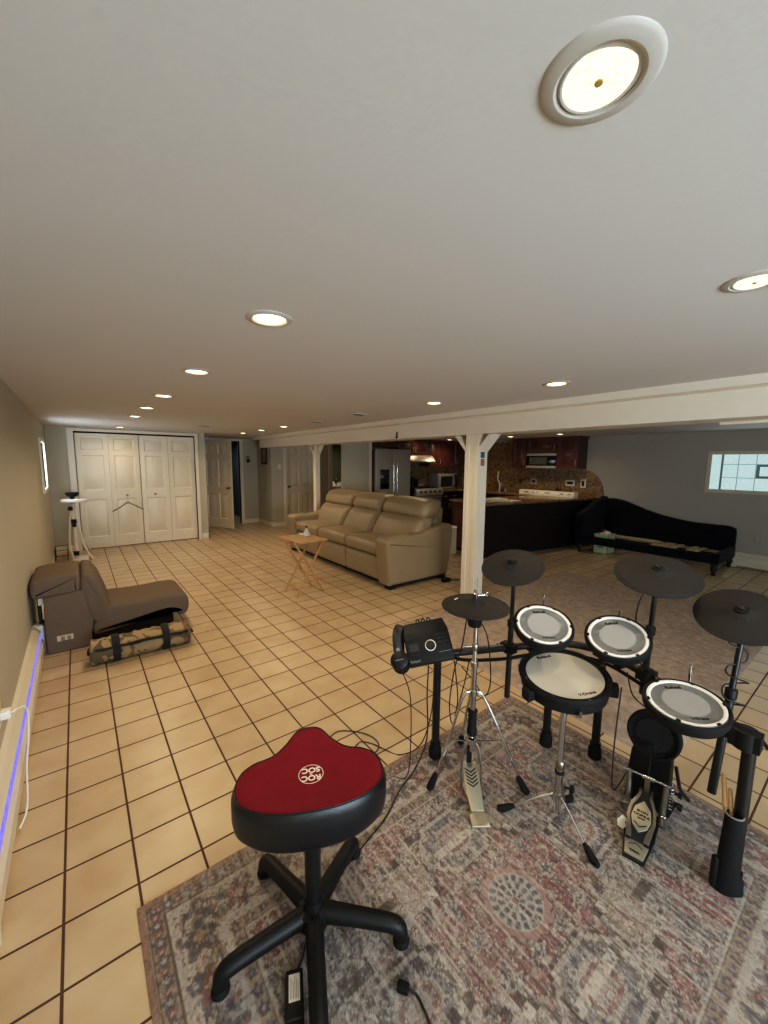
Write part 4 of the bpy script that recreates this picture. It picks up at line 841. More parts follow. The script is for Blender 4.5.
for k in range(3): P('jack_plug', MB().tube(spl([Xu @ V((-.035+.028*k, .06, -.03)), Xu @ V((-.033+.028*k, .085, -.03)), Xu @ V((-.02+.028*k, .098, -.045)), Xu @ V((-.01+.03*k, .085, -.09)), X @ V((.02+.03*k, .02, -.12))], 4), .0035, 6), M['cord'], t)
hc2 = X @ V((-.128, .03, -.01))
t = T('headphones', 'black over-ear headphones hanging on the left side of the drum module', 'headphones', hc2)
blue_ = mat('dark_blue_vinyl', (22, 25, 31), .45)
arc = [X @ V((-.126-.012*math.sin(a), -.03+.075*math.cos(a)+.02, -.075+.085*math.sin(a)*.0-.05*math.cos(a)*0+.0)) for a in (0,)]
band = [X @ V(p) for p in ((-.150, -.03, .004), (-.148, .02, .010), (-.140, .07, .006), (-.124, .108, -.025), (-.118, .116, -.065), (-.124, .10, -.105), (-.14, .03, -.125), (-.148, -.03, -.125))]
P('headband', MB().tube(spl(band, 5), .023, 12, flat=.35, upv=X.to_3x3() @ V((0, 1, 0))), blue_, t, 'dark blue padded headband')
for z, nm in ((.012, 'front'), (-.125, 'rear')):
    e = P('earcup', MB().lathe([(.036, -.024), (.044, -.015), (.045, .0), (.041, .013), (.029, .019), (.0005, .02)], X @ V((-.152, -.058, z)), mn if z > 0 else -mn, 32), M['blackplastic'], t)
    P('ear_pad', MB().torus(X @ V((-.152, -.058, z+(-.02 if z > 0 else .02))), mn, .030, .015, 28, 8), M['rubber'], t)
P('yoke', MB().rbox((-.160, -.030, .010), (-.142, .0, .022), .003, X=X), M['inkg'], t)
P('logo_bar', MB().box((-.172, -.060, .0325), (-.132, -.056, .0332), X=X), M['inkg'], t)
wire('headphone_cable', [X @ V((-.152, -.103, .0)), (1.205, 1.345, .45), (1.21, 1.34, .2), (1.20, 1.35, .03), (1.16, 1.40, .005), (1.09, 1.53, .004), (1.02, 1.62, .004)], .0028, M['cord'], 'thin black cable dropping from the headphones to the tiles', 'cable')
wire('module_cable', [X @ V((-.02, -.10, -.03)), (1.275, 1.30, .45), (1.25, 1.27, .25), (1.19, 1.29, .10), (1.13, 1.32, .012), (1.0, 1.25, .010), (.85, 1.20, .010), (.68, 1.15, .012), (.56, 1.10, .02), (.46, 1.0, .012), (.405, .97, .02)], .0034, M['cord'], 'black power cable running from the module over the rug to the adapter', 'cable')
wire('module_cable', [X @ V((.01, -.10, -.03)), (1.35, 1.33, .5), (1.345, 1.34, .3), (1.33, 1.40, .1), (1.28, 1.50, .006), (1.24, 1.58, .005), (1.21, 1.66, .005), (1.16, 1.71, .006), (1.08, 1.66, .005), (1.02, 1.52, .005)], .003, M['cord'], 'black cable from the module curling on the tiles behind the throne', 'cable')
wire('loose_cable', [(.93, 1.93, .005), (1.02, 1.85, .006), (1.12, 1.86, .005), (1.22, 1.76, .006), (1.245, 1.66, .005), (1.20, 1.60, .006), (1.13, 1.62, .005), (1.06, 1.78, .006)], .003, M['cord'], 'loose black cable loop lying on the tiles beyond the throne seat', 'cable')
wire('rack_cable', [(1.46, 1.30, .575), (1.44, 1.25, .40), (1.48, 1.30, .26), (1.54, 1.30, .40), (1.53, 1.26, .57)], .003, M['cord'], 'black cable loop hanging under the rack bar beside the left leg', 'cable')
wire('hihat_cable', [(1.43, 1.14, .86), (1.50, 1.13, .74), (1.55, 1.14, .50), (1.53, 1.16, .42), (1.48, 1.18, .50), (1.46, 1.25, .56)], .003, M['cord'], 'thin black cable looping from the hi-hat pad to the rack bar', 'cable')
wire('hihat_cable', [(1.39, 1.17, .85), (1.385, 1.19, .70), (1.40, 1.24, .58), (1.37, 1.24, .42), (1.36, 1.22, .33), (1.38, 1.22, .30)], .003, M['cord'], 'thin black cable hanging down left of the hi-hat tube', 'cable')
wire('kick_cable', [(1.83, .66, .60), (1.82, .665, .35), (1.84, .67, .15), (1.90, .68, .05), (1.96, .67, .08), (2.0, .655, .14), (2.02, .65, .11)], .003, M['cord'], 'black cable hanging from the rack to the kick pad tower', 'cable')
wire('tom_cable', [(2.05, .93, .57), (2.02, .87, .54), (1.95, .80, .60), (1.90, .73, .72)], .003, M['cord'], 'black cable between the rack corner and the middle tom', 'cable')
wire('tom_cable', [(2.05, .72, .57), (1.98, .66, .50), (1.93, .55, .50), (1.90, .47, .56)], .003, M['cord'], 'black cable sagging under the rack bar towards the right tom', 'cable')
# ---- adapter and plug on the rug
Xa = rotz((.400, .925, RZ), 1.15)
t = T('power_adapter', 'black power adapter brick with a white label on the rug under the throne', 'power adapter', (.4, .925, RZ))
P('case', MB().rbox((-.058, -.026, 0), (.058, .026, .030), .006, X=Xa), M['blackplastic'], t); P('label', MB().box((-.020, -.016, .030), (.044, .016, .0306), X=Xa), M['inkw'], t)
b = MB()
for k in range(6): b.box((-.014, .011-.0045*k, .0306), (.038-.006*(k % 3), .0125-.0045*k, .0309), X=Xa)
P('label_print', b, M['inkg'], t)
t = T('plug_with_cord', 'black two-prong plug with a cord lying on the rug right of the throne', 'plug', (.668, .752, RZ))
Xg = rotz((.668, .752, RZ), 2.2)
P('plug_body', MB().rbox((-.018, -.013, 0), (.018, .013, .022), .006, X=Xg), M['rubber'], t)
for s in (-1, 1): P('prong', MB().box((.018, s*.0065-.0007, .008), (.034, s*.0065+.0007, .014), X=Xg), M['dullmetal'], t)
P('cord', MB().tube(spl([Xg @ V((-.018, 0, .01)), Xg @ V((-.035, .0, .006)), (.692, .715, .0095), (.685, .67, .0095), (.668, .62, .0095), (.63, .55, .0095)], 6), .0032, 6), M['cord'], t)
# ================================================================== LEATHER SOFA (faces -x)
SX0, SX1, SY0, SY1 = 2.87, 3.98, 3.69, 6.60
t = T('leather_sofa', 'large tan leather three-seat recliner sofa facing the room before the kitchen', 'sofa', ((SX0+SX1)/2, (SY0+SY1)/2, 0))
XS = lambda y: Matrix(((1, 0, 0, 0), (0, 0, 1, y), (0, 1, 0, 0), (0, 0, 0, 1)))
AW = .27
armpoly = [(2.90, .055), (2.872, .30), (2.845, .56), (2.853, .612), (2.89, .640), (2.98, .648), (3.20, .645), (3.42, .668), (3.62, .712), (3.80, .742), (3.93, .748), (3.985, .715), (4.0, .65), (3.985, .45), (3.95, .25), (3.90, .055)]
ap = [(p.x, p.y) for p in spl([(a, b_, 0) for a, b_ in armpoly], 4)]
P('arm', MB().prism(ap, AW, XS(SY0), .045, 4), M['leather'], t); P('arm', MB().prism(ap, AW, XS(SY1-AW), .045, 4), M['leather'], t)
i0, i1 = SY0+AW-.02, SY1-AW+.02; sw = (i1-i0)/3
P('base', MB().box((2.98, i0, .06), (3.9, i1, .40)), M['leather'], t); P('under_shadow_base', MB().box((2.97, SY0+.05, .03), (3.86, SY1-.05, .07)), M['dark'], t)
for k in range(3):
    y0 = i0+sw*k; y1 = y0+sw
    def shear(w): return V((w.x+.22*max(0, w.z-.5)*1.0, w.y, w.z))
    P('seat_cushion', MB().rbox((2.885, y0+.004, .385), (3.52, y1-.004, .545), .06, 4, 6, (0, 0, .022)), M['leather'], t)
    P('footrest_panel', MB().rbox((2.905, y0+.005, .075), (2.985, y1-.005, .375), .035, 3, 5, (.012, 0, 0)), M['leather'], t)
    yb0 = y0+.004-(.16 if k == 0 else 0); yb1 = y1-.004+(.12 if k == 2 else 0)
    bk = P('back_cushion', MB().rbox((3.29, yb0, .47), (3.58, yb1, .86), .10, 4, 7, (.035, 0, .01), fn=lambda w: V((w.x+.60*(w.z-.5), w.y+(0 if .53 < w.z else 0), w.z))), M['leather'], t)
    P('headrest', MB().rbox((3.49, yb0+.004, .815), (3.83, yb1-.004, 1.068), .10, 4, 7, (.03, 0, .012), fn=lambda w: V((w.x+.42*(w.z-.82), w.y, w.z))), M['leather'], t)
P('back_shell', MB().rbox((3.72, SY0+.16, .10), (3.90, SY1-.16, .97), .06, 3, 2, fn=lambda w: V((w.x+.13*(w.z-.3), w.y, w.z))), M['leather'], t)
for x in (2.98, 3.86):
    for y in (SY0+.06, SY1-.12): P('foot', MB().rbox((x-.06, y-.03, 0), (x+.03, y+.09, .06), .006), M['dark'], t)
t.location.x += .05
t = T('power_supply', 'small black power supply with cord on the floor at the near sofa corner', 'power supply', (3.80, 3.56, 0))
P('case', MB().rbox((3.74, 3.54, 0), (3.86, 3.61, .05), .008, X=None), M['blackplastic'], t); P('cord', MB().tube(spl([(3.86, 3.57, .02), (3.92, 3.53, .006), (3.99, 3.50, .006), (4.0, 3.56, .006), (3.93, 3.62, .006), (3.90, 3.70, .02)], 6), .005, 6), M['cord'], t)

# ================================================================== TRAY TABLE and what is on it
t = T('tray_table', 'folding wooden tray table with crossed legs in front of the sofa', 'table', (2.1, 4.3, 0))
TX = rotz((2.11, 4.33, 0), .06) @ Matrix.Diagonal((1, .96, 1.025, 1))
b = MB()
for k in range(6): b.rbox((-.19+.0635*k+.001, -.27, .628), (-.19+.0635*k+.0625, .27, .644), .004, 1, X=TX)
P('tabletop', b, M['wood'], t)
for y in (-.18, .11):
    P('leg', MB().rbox((-.013, -.008, -.37), (.013, .008, .37), .004, 1, X=TX @ Matrix.Translation((-.01, y, .315)) @ Matrix.Rotation(math.radians(31), 4, 'Y')), M['wood'], t)
    P('leg', MB().rbox((-.013, -.008, -.37), (.013, .008, .37), .004, 1, X=TX @ Matrix.Translation((-.01, y+.019, .315)) @ Matrix.Rotation(math.radians(-31), 4, 'Y')), M['wood'], t)
for x, z in ((-.16, .60), (.15, .60), (-.135, .09), (.115, .09)): P('stretcher', MB().cyl(TX @ V((x, -.18, z)), TX @ V((x, .125, z)), .008, seg=10), M['wood'], t)
t = T('glass_bottle', 'small clear conical bottle with a dark stopper on the tray table', 'bottle', (2.19, 4.40, .6605))
P('body', MB().lathe([(.004, .0), (.044, .001), (.048, .012), (.034, .05), (.016, .085), (.013, .10), (.015, .104)], (2.19, 4.40, .6605), seg=28), M['glass'], t); P('stopper', MB().lathe([(.010, .10), (.014, .104), (.012, .125), (.004, .128)], (2.19, 4.40, .6605), seg=16), M['dark'], t)
o = P('paper_napkin', MB().rbox((2.16, 4.46, .6605), (2.24, 4.56, .6745), .006, 2, 3, (0, 0, .004)), M['paper'], org=(2.20, 4.51, .6605)); tag(o, 'folded white napkin on the tray table beside the bottle', 'napkin')

# ================================================================== GREY CHAISE CHAIR and CAMOUFLAGE BAG
t = T('chaise_chair', 'grey woven armless chaise chair section by the left wall with an open underside', 'chair', (.2, 4.45, 0))
CY0, CY1 = 4.045, 4.60
def cpoly(l, n=5): return [(p.x, p.y) for p in spl([(a, b_, 0) for a, b_ in l], n, True)]
P('side_body', MB().prism([(-.28, .003), (-.282, .25), (-.276, .475), (-.02, .50), (.06, .36), (.03, .20), (.012, .10), (.008, .003)], CY1-CY0, XS(CY0), .012, 3), M['grey'], t)
P('back_roll', MB().prism(cpoly([(-.034, .46), (-.038, .58), (-.02, .635), (.03, .632), (.085, .56), (.13, .43), (.158, .32), (.162, .25), (.125, .208), (.03, .21)]), CY1-CY0+.014, XS(CY0-.007), .035, 5), M['grey'], t)
P('headrest_pad', MB().prism(cpoly([(-.352, .505), (-.350, .58), (-.325, .625), (-.20, .645), (-.07, .645), (-.034, .61), (-.036, .52), (-.06, .482), (-.20, .475), (-.325, .472)]), CY1-CY0+.014, XS(CY0-.007), .035, 5), M['grey'], t)
P('seat_cushion', MB().prism(cpoly([(.02, .16), (.03, .09), (.10, .085), (.30, .112), (.55, .160), (.65, .150), (.69, .112), (.745, .118), (.775, .18), (.768, .27), (.72, .325), (.60, .335), (.35, .325), (.12, .33), (.06, .25)]), CY1-CY0-.006, XS(CY0+.003), .045, 5), M['grey'], t)
P('underframe', MB().box((.02, CY0+.05, .02), (.64, CY1-.05, .115)).box((.5, CY0+.08, 0), (.56, CY1-.08, .05)).box((.04, CY0+.05, 0), (.10, CY1-.05, .05)), M['dark'], t)
P('care_label', MB().box((-.215, CY0-.0025, .10), (-.11, CY0-.0005, .145)), M['slat'], t, 'white sewn label low on the side')
b = MB()
for k in range(2): b.box((-.19+.04*k, CY0-.0035, .10), (-.165+.04*k, CY0-.002, .135))
P('label_mark', b, M['inkg'], t); P('rear_bracket', MB().box((-.315, CY0+.08, .40), (-.28, CY0+.2, .49)), M['white'], t); P('rear_frame', MB().tube([(-.31, CY0+.12, .02), (-.312, CY0+.13, .46)], .014, 8).tube([(-.325, CY0+.4, .1), (-.30, CY0+.15, .25)], .01, 8), M['steeldk'], t)
t = T('duffel_bag', 'long camouflage canvas bag with two black straps on the tiles beside the chair', 'bag', (.32, 3.76, 0))
def bagring(x, ry, rz, dz=0): return [V((x, 3.70+ry*math.cos(2*PI*k/28)*(1+.045*math.sin(3*k*.9+x*23)+.03*math.sin(x*61)), max(.002, .095+dz+rz*math.sin(2*PI*k/28)*(1+.05*math.sin(2*k*.9+x*31)+.03*math.sin(x*47+1))))) for k in range(28)]
b = MB(); b.loft([bagring(-.018, .03, .03, -.02), bagring(-.012, .07, .07, -.012)]+[bagring(-.0+.68*k/26, .098+.006*math.sin(k*1.7), .094+.006*math.cos(k*2.3)) for k in range(27)]+[bagring(.690, .07, .07, -.01), bagring(.696, .03, .03, -.02)]); P('body', b, M['camo'], t, sharp=80)
for x in (.155, .50): P('strap', MB().loft([[V((x+dx, 3.70+.108*math.cos(a)*s_, max(.001, .096+.106*math.sin(a)*s_))) for a in [2*PI*k/28 for k in range(28)]] for dx, s_ in ((-.026, .96), (-.024, 1.0), (.024, 1.0), (.026, .96))]), M['strap'], t)
P('zipper', MB().tube([(.02+.64*k/12, 3.70-.092+.004*math.sin(k), .135+.004*math.cos(k*2)) for k in range(13)], .011, 6), M['strap'], t)
P('carry_handle', MB().tube(spl([(.155, 3.60, .17), (.19, 3.585, .145), (.33, 3.58, .155), (.46, 3.585, .15), (.50, 3.60, .17)], 5), .009, 8), M['strap'], t)
for x in (.0, .685): P('end_handle', MB().tube(spl([(x, 3.635, .13), (x+(-.02 if x < .3 else .02), 3.655, .10), (x+(-.02 if x < .3 else .02), 3.735, .10), (x, 3.765, .13)], 4), .008, 6), M['strap'], t)

t.location.y -= .035

# ================================================================== WHITE STAND IN THE CORNER
GX, GY = -.075, 7.75
t = T('folding_stand', 'white metal folding stand with an oval tray and dark round head in the corner', 'stand', (GX, GY, 0))
P('base_plate', MB().rbox((-.14, 7.62, 0), (.07, 7.95, .04), .015), M['white'], t)
P('column', MB().cyl((GX, GY, .04), (GX, GY, .92), .026, seg=14), M['white'], t)
P('leg', MB().tube(spl([(GX+.03, GY-.02, .80), (-.02, GY-.03, .55), (.01, GY-.05, .30), (.06, GY-.10, .14), (.13, 7.63, .015)], 5), .014, 8), M['white'], t)
P('leg', MB().tube(spl([(GX+.02, GY+.03, .50), (.05, GY+.2, .2), (.12, 8.25, .015)], 5), .011, 8), M['white'], t); P('leg', MB().tube(spl([(GX-.03, GY, .78), (-.14, GY-.02, .5), (-.15, GY-.03, .25), (-.12, 7.65, .03)], 5), .012, 8), M['white'], t)
ov = [(math.cos(2*PI*k/36)*.165, math.sin(2*PI*k/36)*.13) for k in range(36)]
P('tray', MB().prism(ov, .05, Matrix.Translation((GX+.02, GY, .915)), .015), M['hoop'], t)
P('head', MB().lathe([(.02, 1.0), (.06, 1.005), (.085, 1.04), (.088, 1.06), (.07, 1.068), (.0005, 1.06)], (GX, GY, 0), seg=28), M['rubber'], t, 'dark round dish'); P('head_neck', MB().cyl((GX, GY, .90), (GX, GY, 1.01), .03, seg=14), M['rubber'], t)
for x, y, z, s in ((GX-.03, GY-.03, .82, .035), (GX, GY-.03, .62, .04), (GX+.0, GY-.03, .56, .03), (GX, GY-.03, .12, .04)): P('clamp', MB().rbox((x-s, y-.03, z-s*.8), (x+s*.7, y+.04, z+s*.8), .01), M['rubber'], t)
P('tray_item', MB().rbox((.0, GY-.09, .965), (.13, GY-.02, .985), .006), M['inkg'], t) if False else None
t = T('wire_basket', 'low dark wire basket on the floor in the corner behind the chair', 'basket', (-.25, 7.9, 0))
b = MB()
for z in (.01, .10, .18): b.tube([(-.345, 7.75, z), (-.19, 7.75, z), (-.19, 8.2, z), (-.345, 8.2, z)], .005, 5, closed=True)
P('rings', b, M['steeldk'], t); b = MB()
for y in (7.75, 7.86, 7.97, 8.08, 8.2): b.tube([(-.345, y, .18), (-.345, y, .01), (-.19, y, .01), (-.19, y, .18)], .004, 5)
P('uprights', b, M['steeldk'], t)
# coat hanger on the closet knob
t = T('coat_hanger', 'wooden coat hanger hanging from the left closet door knob', 'hanger', (.70, 8.40, .86))
P('shoulder_bar', MB().tube(spl([(.46, 8.41, .665), (.55, 8.415, .715), (.64, 8.42, .775), (.675, 8.422, .80), (.70, 8.422, .81), (.725, 8.422, .80), (.76, 8.425, .778), (.85, 8.43, .725), (.935, 8.435, .672)], 4), .013, 8, flat=.7), M['hwood'], t)
P('hook', MB().tube(spl([(.70, 8.422, .82), (.70, 8.42, .90), (.685, 8.42, .935), (.70, 8.42, .962), (.722, 8.42, .95)], 5), .004, 6), M['dullmetal'], t)

# ================================================================== KITCHEN, far wall
KY = 7.3
def cabinet(lab, lo, hi, face, doors, m='cherry', cat='cabinet', grp=None, handles='low', nm='wall_cabinet', drawers=0):
    """face '-y' or '-x': which way the doors look"""
    t = T(nm, lab, cat, ((lo[0]+hi[0])/2, (lo[1]+hi[1])/2, lo[2]), grp)
    P('carcass', MB().box(lo, hi), M[m], t)
    w = (hi[0]-lo[0]) if face == '-y' else (hi[1]-lo[1]); h = hi[2]-lo[2]; dw = w/doors
    X = Matrix.Translation((lo[0], lo[1]-.021, lo[2])) if face == '-y' else Matrix(((0, 1, 0, lo[0]-.021), (-1, 0, 0, hi[1]), (0, 0, 1, lo[2]), (0, 0, 0, 1)))
    dh = h*.24 if drawers else 0
    for k in range(doors):
        Xd = X @ Matrix.Translation((dw*k+.004, 0, .006)); e = min(.06, dw*.22)
        d = P('door', MB().panelslab(dw-.008, h-.012-dh, .02, [(e, e, dw-.008-e, h-.012-dh-e)], X=Xd), M[m], t)
        hx = dw-.04 if (k % 2 == 0 and doors > 1) or doors == 1 else .03
        hz0 = .05 if handles == 'low' else h-dh-.20
        P('handle', MB().tube([Xd @ V((hx, 0, hz0)), Xd @ V((hx, -.03, hz0+.01)), Xd @ V((hx, -.03, hz0+.11)), Xd @ V((hx, 0, hz0+.12))], .006, 8), M['steel'], d)
        if drawers:
            dd = P('drawer', MB().panelslab(dw-.008, dh-.01, .02, [(.03, .03, dw-.038, dh-.04)], X=X @ Matrix.Translation((dw*k+.004, 0, h-dh))), M[m], t); xc = X @ V((dw*k+dw/2, -.03, h-dh/2))
            P('handle', MB().tube([X @ V((dw*k+dw/2-.05, -.0, h-dh/2)), X @ V((dw*k+dw/2-.045, -.03, h-dh/2)), X @ V((dw*k+dw/2+.045, -.03, h-dh/2)), X @ V((dw*k+dw/2+.05, 0, h-dh/2))], .005, 8), M['steel'], dd)
    return t
G1 = 'dark cherry wall cabinets over the range'
FD = 6.97
cabinet('dark cherry cabinet above the refrigerator', (4.78, FD-.05, 1.90), (5.70, KY, 2.10), '-y', 2, grp=G1)
cabinet('dark cherry two-door cabinet right above the range hood', (5.72, FD, 1.74), (6.68, KY, 2.10), '-y', 2, grp=G1)
cabinet('narrow dark cherry wall cabinet just right of the range hood', (6.69, FD, 1.48), (7.08, KY, 2.10), '-y', 1, grp=G1)
cabinet('dark cherry wall cabinet above the countertop microwave', (7.09, FD, 1.48), (7.68, KY, 2.10), '-y', 1, grp=G1)
cabinet('dark cherry corner wall cabinet seen at the left edge of the near post', (7.69, FD, 1.48), (WR, KY, 2.10), '-y', 1, grp=G1)
S('trim_9', MB().box((5.73, KY-.012, .93), (WR, KY, 1.9)), M['splash'])
# refrigerator
FX0, FX1, FY = 4.795, 5.715, 6.5
t = T('refrigerator', 'stainless side-by-side refrigerator with a dark water dispenser behind the sofa', 'refrigerator', ((FX0+FX1)/2, 6.88, 0))
P('cabinet_body', MB().rbox((FX0, FY+.07, .02), (FX1, KY-.03, 1.83), .01), M['steeldk'], t)
XM = 5.255
d1 = P('freezer_door', MB().rbox((FX0, FY, .06), (XM-.004, FY+.065, 1.84), .012), M['steel'], t); d2 = P('fridge_door', MB().rbox((XM+.004, FY, .06), (FX1, FY+.065, 1.84), .012), M['steel'], t)
for d, x in ((d1, XM-.045), (d2, XM+.045)): P('handle', MB().tube(spl([(x, FY, 1.60), (x, FY-.05, 1.57), (x, FY-.055, 1.2), (x, FY-.055, .85), (x, FY, .80)], 4), .013, 10), M['chrome'], d)
P('dispenser', MB().rbox((4.90, FY-.006, 1.02), (5.13, FY+.01, 1.42), .006), M['glassdk'], d1); P('dispenser_panel', MB().rbox((4.925, FY-.009, 1.30), (5.105, FY, 1.40), .004), M['steeldk'], d1); P('kick_grille', MB().box((FX0+.02, FY+.03, .0), (FX1-.02, FY+.08, .06)), M['dark'], t)
P('hinge_cover', MB().rbox((5.60, FY+.02, 1.84), (5.70, FY+.1, 1.855), .005), M['steeldk'], t); P('badge', MB().box((5.62, FY-.001, 1.76), (5.66, FY+.001, 1.775)), M['chrome'], d2)
# hood
t = T('range_hood', 'stainless slanted range hood under the cherry cabinet', 'range hood', (6.3, 7.0, 1.55))
Xr = Matrix(((0, 0, 1, 5.93), (1, 0, 0, 0), (0, 1, 0, 0), (0, 0, 0, 1)))
P('canopy', MB().prism([(KY-.02, 1.57), (6.74, 1.57), (6.73, 1.60), (6.80, 1.70), (6.86, 1.735), (KY-.02, 1.735)], .755, Xr, .006), M['steel'], t); P('filter', MB().box((6.0, 6.8, 1.565), (6.62, 7.2, 1.571)), M['steeldk'], t)
P('control_strip', MB().box((6.15, 6.731, 1.576), (6.45, 6.736, 1.594)), M['glassdk'], t)
# range
t = T('kitchen_range', 'stainless range with a black cooktop and front knobs beside the refrigerator', 'stove', (6.36, 6.95, 0))
P('body', MB().box((5.96, 6.64, .05), (6.80, KY-.02, .91)), M['steeldk'], t); P('oven_door', MB().rbox((5.97, 6.60, .17), (6.79, 6.645, .80), .01), M['steel'], t); P('oven_window', MB().box((6.10, 6.597, .35), (6.66, 6.602, .66)), M['glassdk'], t)
P('oven_handle', MB().tube(spl([(6.02, 6.60, .75), (6.03, 6.555, .755), (6.73, 6.555, .755), (6.74, 6.60, .75)], 3), .012, 8), M['chrome'], t)
P('control_panel', MB().prism([(6.57, .82), (6.56, .92), (6.60, .985), (6.66, .985), (6.66, .82)], .84, Matrix(((0, 0, 1, 5.96), (1, 0, 0, 0), (0, 1, 0, 0), (0, 0, 0, 1))), .005), M['steel'], t)
for k in range(5): P('knob', MB().lathe([(.022, 0), (.026, .004), (.022, .03), (.001, .032)], (6.08+.15*k, 6.563, .915), (0, -1, .1), 16), M['blackmetal'], t)
P('cooktop', MB().rbox((5.96, 6.62, .91), (6.80, KY-.06, .985), .006), M['glassdk'], t); b = MB()
for x in (6.05, 6.25, 6.45, 6.65): b.rbox((x-.008, 6.70, .985), (x+.008, 7.15, 1.005), .004)
for y in (6.78, 6.95, 7.1): b.rbox((6.0, y-.008, .985), (6.76, y+.008, 1.005), .004)
P('grate', b, M['blackmetal'], t); P('back_guard', MB().rbox((5.96, KY-.07, .90), (6.80, KY-.015, 1.06), .006), M['steel'], t)
t = T('stock_pot', 'dark pot with a pale leaning handle on the range beside the refrigerator', 'pot', (6.17, 6.95, 1.005))
P('bowl', MB().lathe([(.03, 0), (.12, .002), (.145, .02), (.15, .17), (.155, .18), (.145, .178), (.138, .03), (.02, .012)], (6.17, 6.95, 1.006), seg=28), M['glassdk'], t); P('handle', MB().tube([(6.28, 6.88, 1.17), (6.33, 6.84, 1.21), (6.37, 6.80, 1.33)], .013, 8), M['chrome'], t); P('lid', MB().lathe([(.155, .18), (.12, .205), (.02, .22), (.015, .245), (.001, .25)], (6.17, 6.95, 1.006), seg=28), M['steeldk'], t)
G2 = 'dark base cabinets of the kitchen'
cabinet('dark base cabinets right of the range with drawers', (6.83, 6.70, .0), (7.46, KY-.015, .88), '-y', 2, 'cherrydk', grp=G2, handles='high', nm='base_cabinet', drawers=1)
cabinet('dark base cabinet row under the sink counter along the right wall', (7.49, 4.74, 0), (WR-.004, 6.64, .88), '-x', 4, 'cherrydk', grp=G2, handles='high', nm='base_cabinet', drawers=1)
def counter(name, poly, lab, z=.88, h=.04):
    o = P(name, MB().prism(poly, h, Matrix.Translation((0, 0, z)), .008), M['counter'], org=(sum(p[0] for p in poly)/len(poly), sum(p[1] for p in poly)/len(poly), z)); return tag(o, lab, 'counter')
counter('granite_countertop', [(6.82, 6.66), (7.43, 6.66), (7.43, 4.71), (WR, 4.71), (WR, KY), (6.82, KY)], 'speckled brown granite worktop in the kitchen corner around the sink')
t = T('microwave_oven', 'countertop microwave with a dark window in the far kitchen corner', 'microwave', (7.33, 7.0, .92))
P('case', MB().rbox((7.0, 6.92, .925), (7.68, 7.25, 1.30), .01), M['steel'], t); dd = P('door', MB().rbox((7.01, 6.90, .935), (7.52, 6.925, 1.29), .006), M['steel'], t); P('window', MB().box((7.06, 6.897, .985), (7.47, 6.901, 1.24)), M['glassdk'], dd); P('handle', MB().tube([(7.505, 6.90, 1.0), (7.505, 6.87, 1.01), (7.505, 6.87, 1.23), (7.505, 6.90, 1.24)], .008, 8), M['chrome'], dd); P('control_panel', MB().box((7.54, 6.915, .95), (7.665, 6.921, 1.28)), M['glassdk'], t)
# ------------- right wall run
G3 = 'dark cherry wall cabinets on the right wall'
cabinet('dark cherry wall cabinet left of the built-in microwave', (7.76, 5.03, 1.475), (WR, 5.39, 2.10), '-x', 1, grp=G3)
cabinet('dark cherry small cabinet above the built-in microwave', (7.76, 4.35, 1.785), (WR, 5.02, 2.10), '-x', 1, grp=G3)
cabinet('dark cherry wall cabinet at the right end, before the bare wall', (7.76, 3.90, 1.475), (WR, 4.34, 2.10), '-x', 1, grp=G3)
S('trim_10', MB().box((7.735, 3.875, 2.075), (WR, 5.40, CEIL)), M['cherry'])
t = T('built_in_microwave', 'stainless built-in microwave between the cherry cabinets on the right wall', 'microwave', (7.93, 4.68, 1.475))
P('case', MB().box((7.76, 4.35, 1.48), (WR-.001, 5.02, 1.78)), M['steeldk'], t); P('door', MB().rbox((7.735, 4.36, 1.525), (7.762, 5.01, 1.735), .005), M['glassdk'], t)
P('vent_strip', MB().rbox((7.733, 4.352, 1.735), (7.764, 5.018, 1.782), .004), M['steel'], t); P('lower_trim', MB().rbox((7.730, 4.352, 1.478), (7.764, 5.018, 1.528), .004), M['steel'], t); P('window', MB().box((7.732, 4.55, 1.555), (7.737, 4.95, 1.705)), mat('microwave_window', (70, 74, 66), .25), t)
ang = [(3.52, .92), (3.53, 1.02), (3.56, 1.16), (3.63, 1.29), (3.73, 1.39), (3.82, 1.44), (3.90, 1.455), (5.40, 1.475), (5.40, 2.06), (7.28, 2.06), (7.28, .92)]
S('trim_11', MB().prism(ang, .02, Matrix(((0, 0, 1, WR-.022), (1, 0, 0, 0), (0, 1, 0, 0), (0, 0, 0, 1)))), M['splash'])
def outlet(y, w, h, lab, m='white'):
    t = T('backsplash_outlet', lab, 'outlet', (WR-.024, y, 1.18), 'outlets in the granite backsplash')
    P('plate', MB().rbox((WR-.030, y-w/2, 1.18-h/2), (WR-.022, y+w/2, 1.18+h/2), .003), M[m], t); P('insert', MB().rbox((WR-.034, y-w/2+.03, 1.18-h/2+.03), (WR-.029, y+w/2-.03, 1.18+h/2-.03), .002), M['ink'], t)
outlet(5.36, .09, .10, 'dark outlet in the backsplash nearest the sink', 'steeldk'); outlet(5.03, .15, .12, 'pale double outlet in the backsplash under the left wall cabinet', 'wallR'); outlet(4.20, .19, .12, 'white wide outlet in the backsplash above the long white box'); outlet(3.93, .11, .17, 'white upright switch plate near the rounded backsplash end')
t = T('kitchen_faucet', 'chrome curved faucet against the full-height granite behind the post', 'faucet', (7.98, 5.88, .92))
P('spout', MB().tube(spl([(7.98, 5.86, .92), (7.98, 5.86, 1.08), (7.93, 5.88, 1.19), (7.90, 5.86, 1.27), (7.88, 5.83, 1.38)], 5), .015, 10), M['hoop'], t); P('handle', MB().lathe([(.022, 0), (.025, .03), (.012, .09), (.004, .1)], (7.98, 5.70, .92), (0, 0, 1), 16), M['chrome'], t)
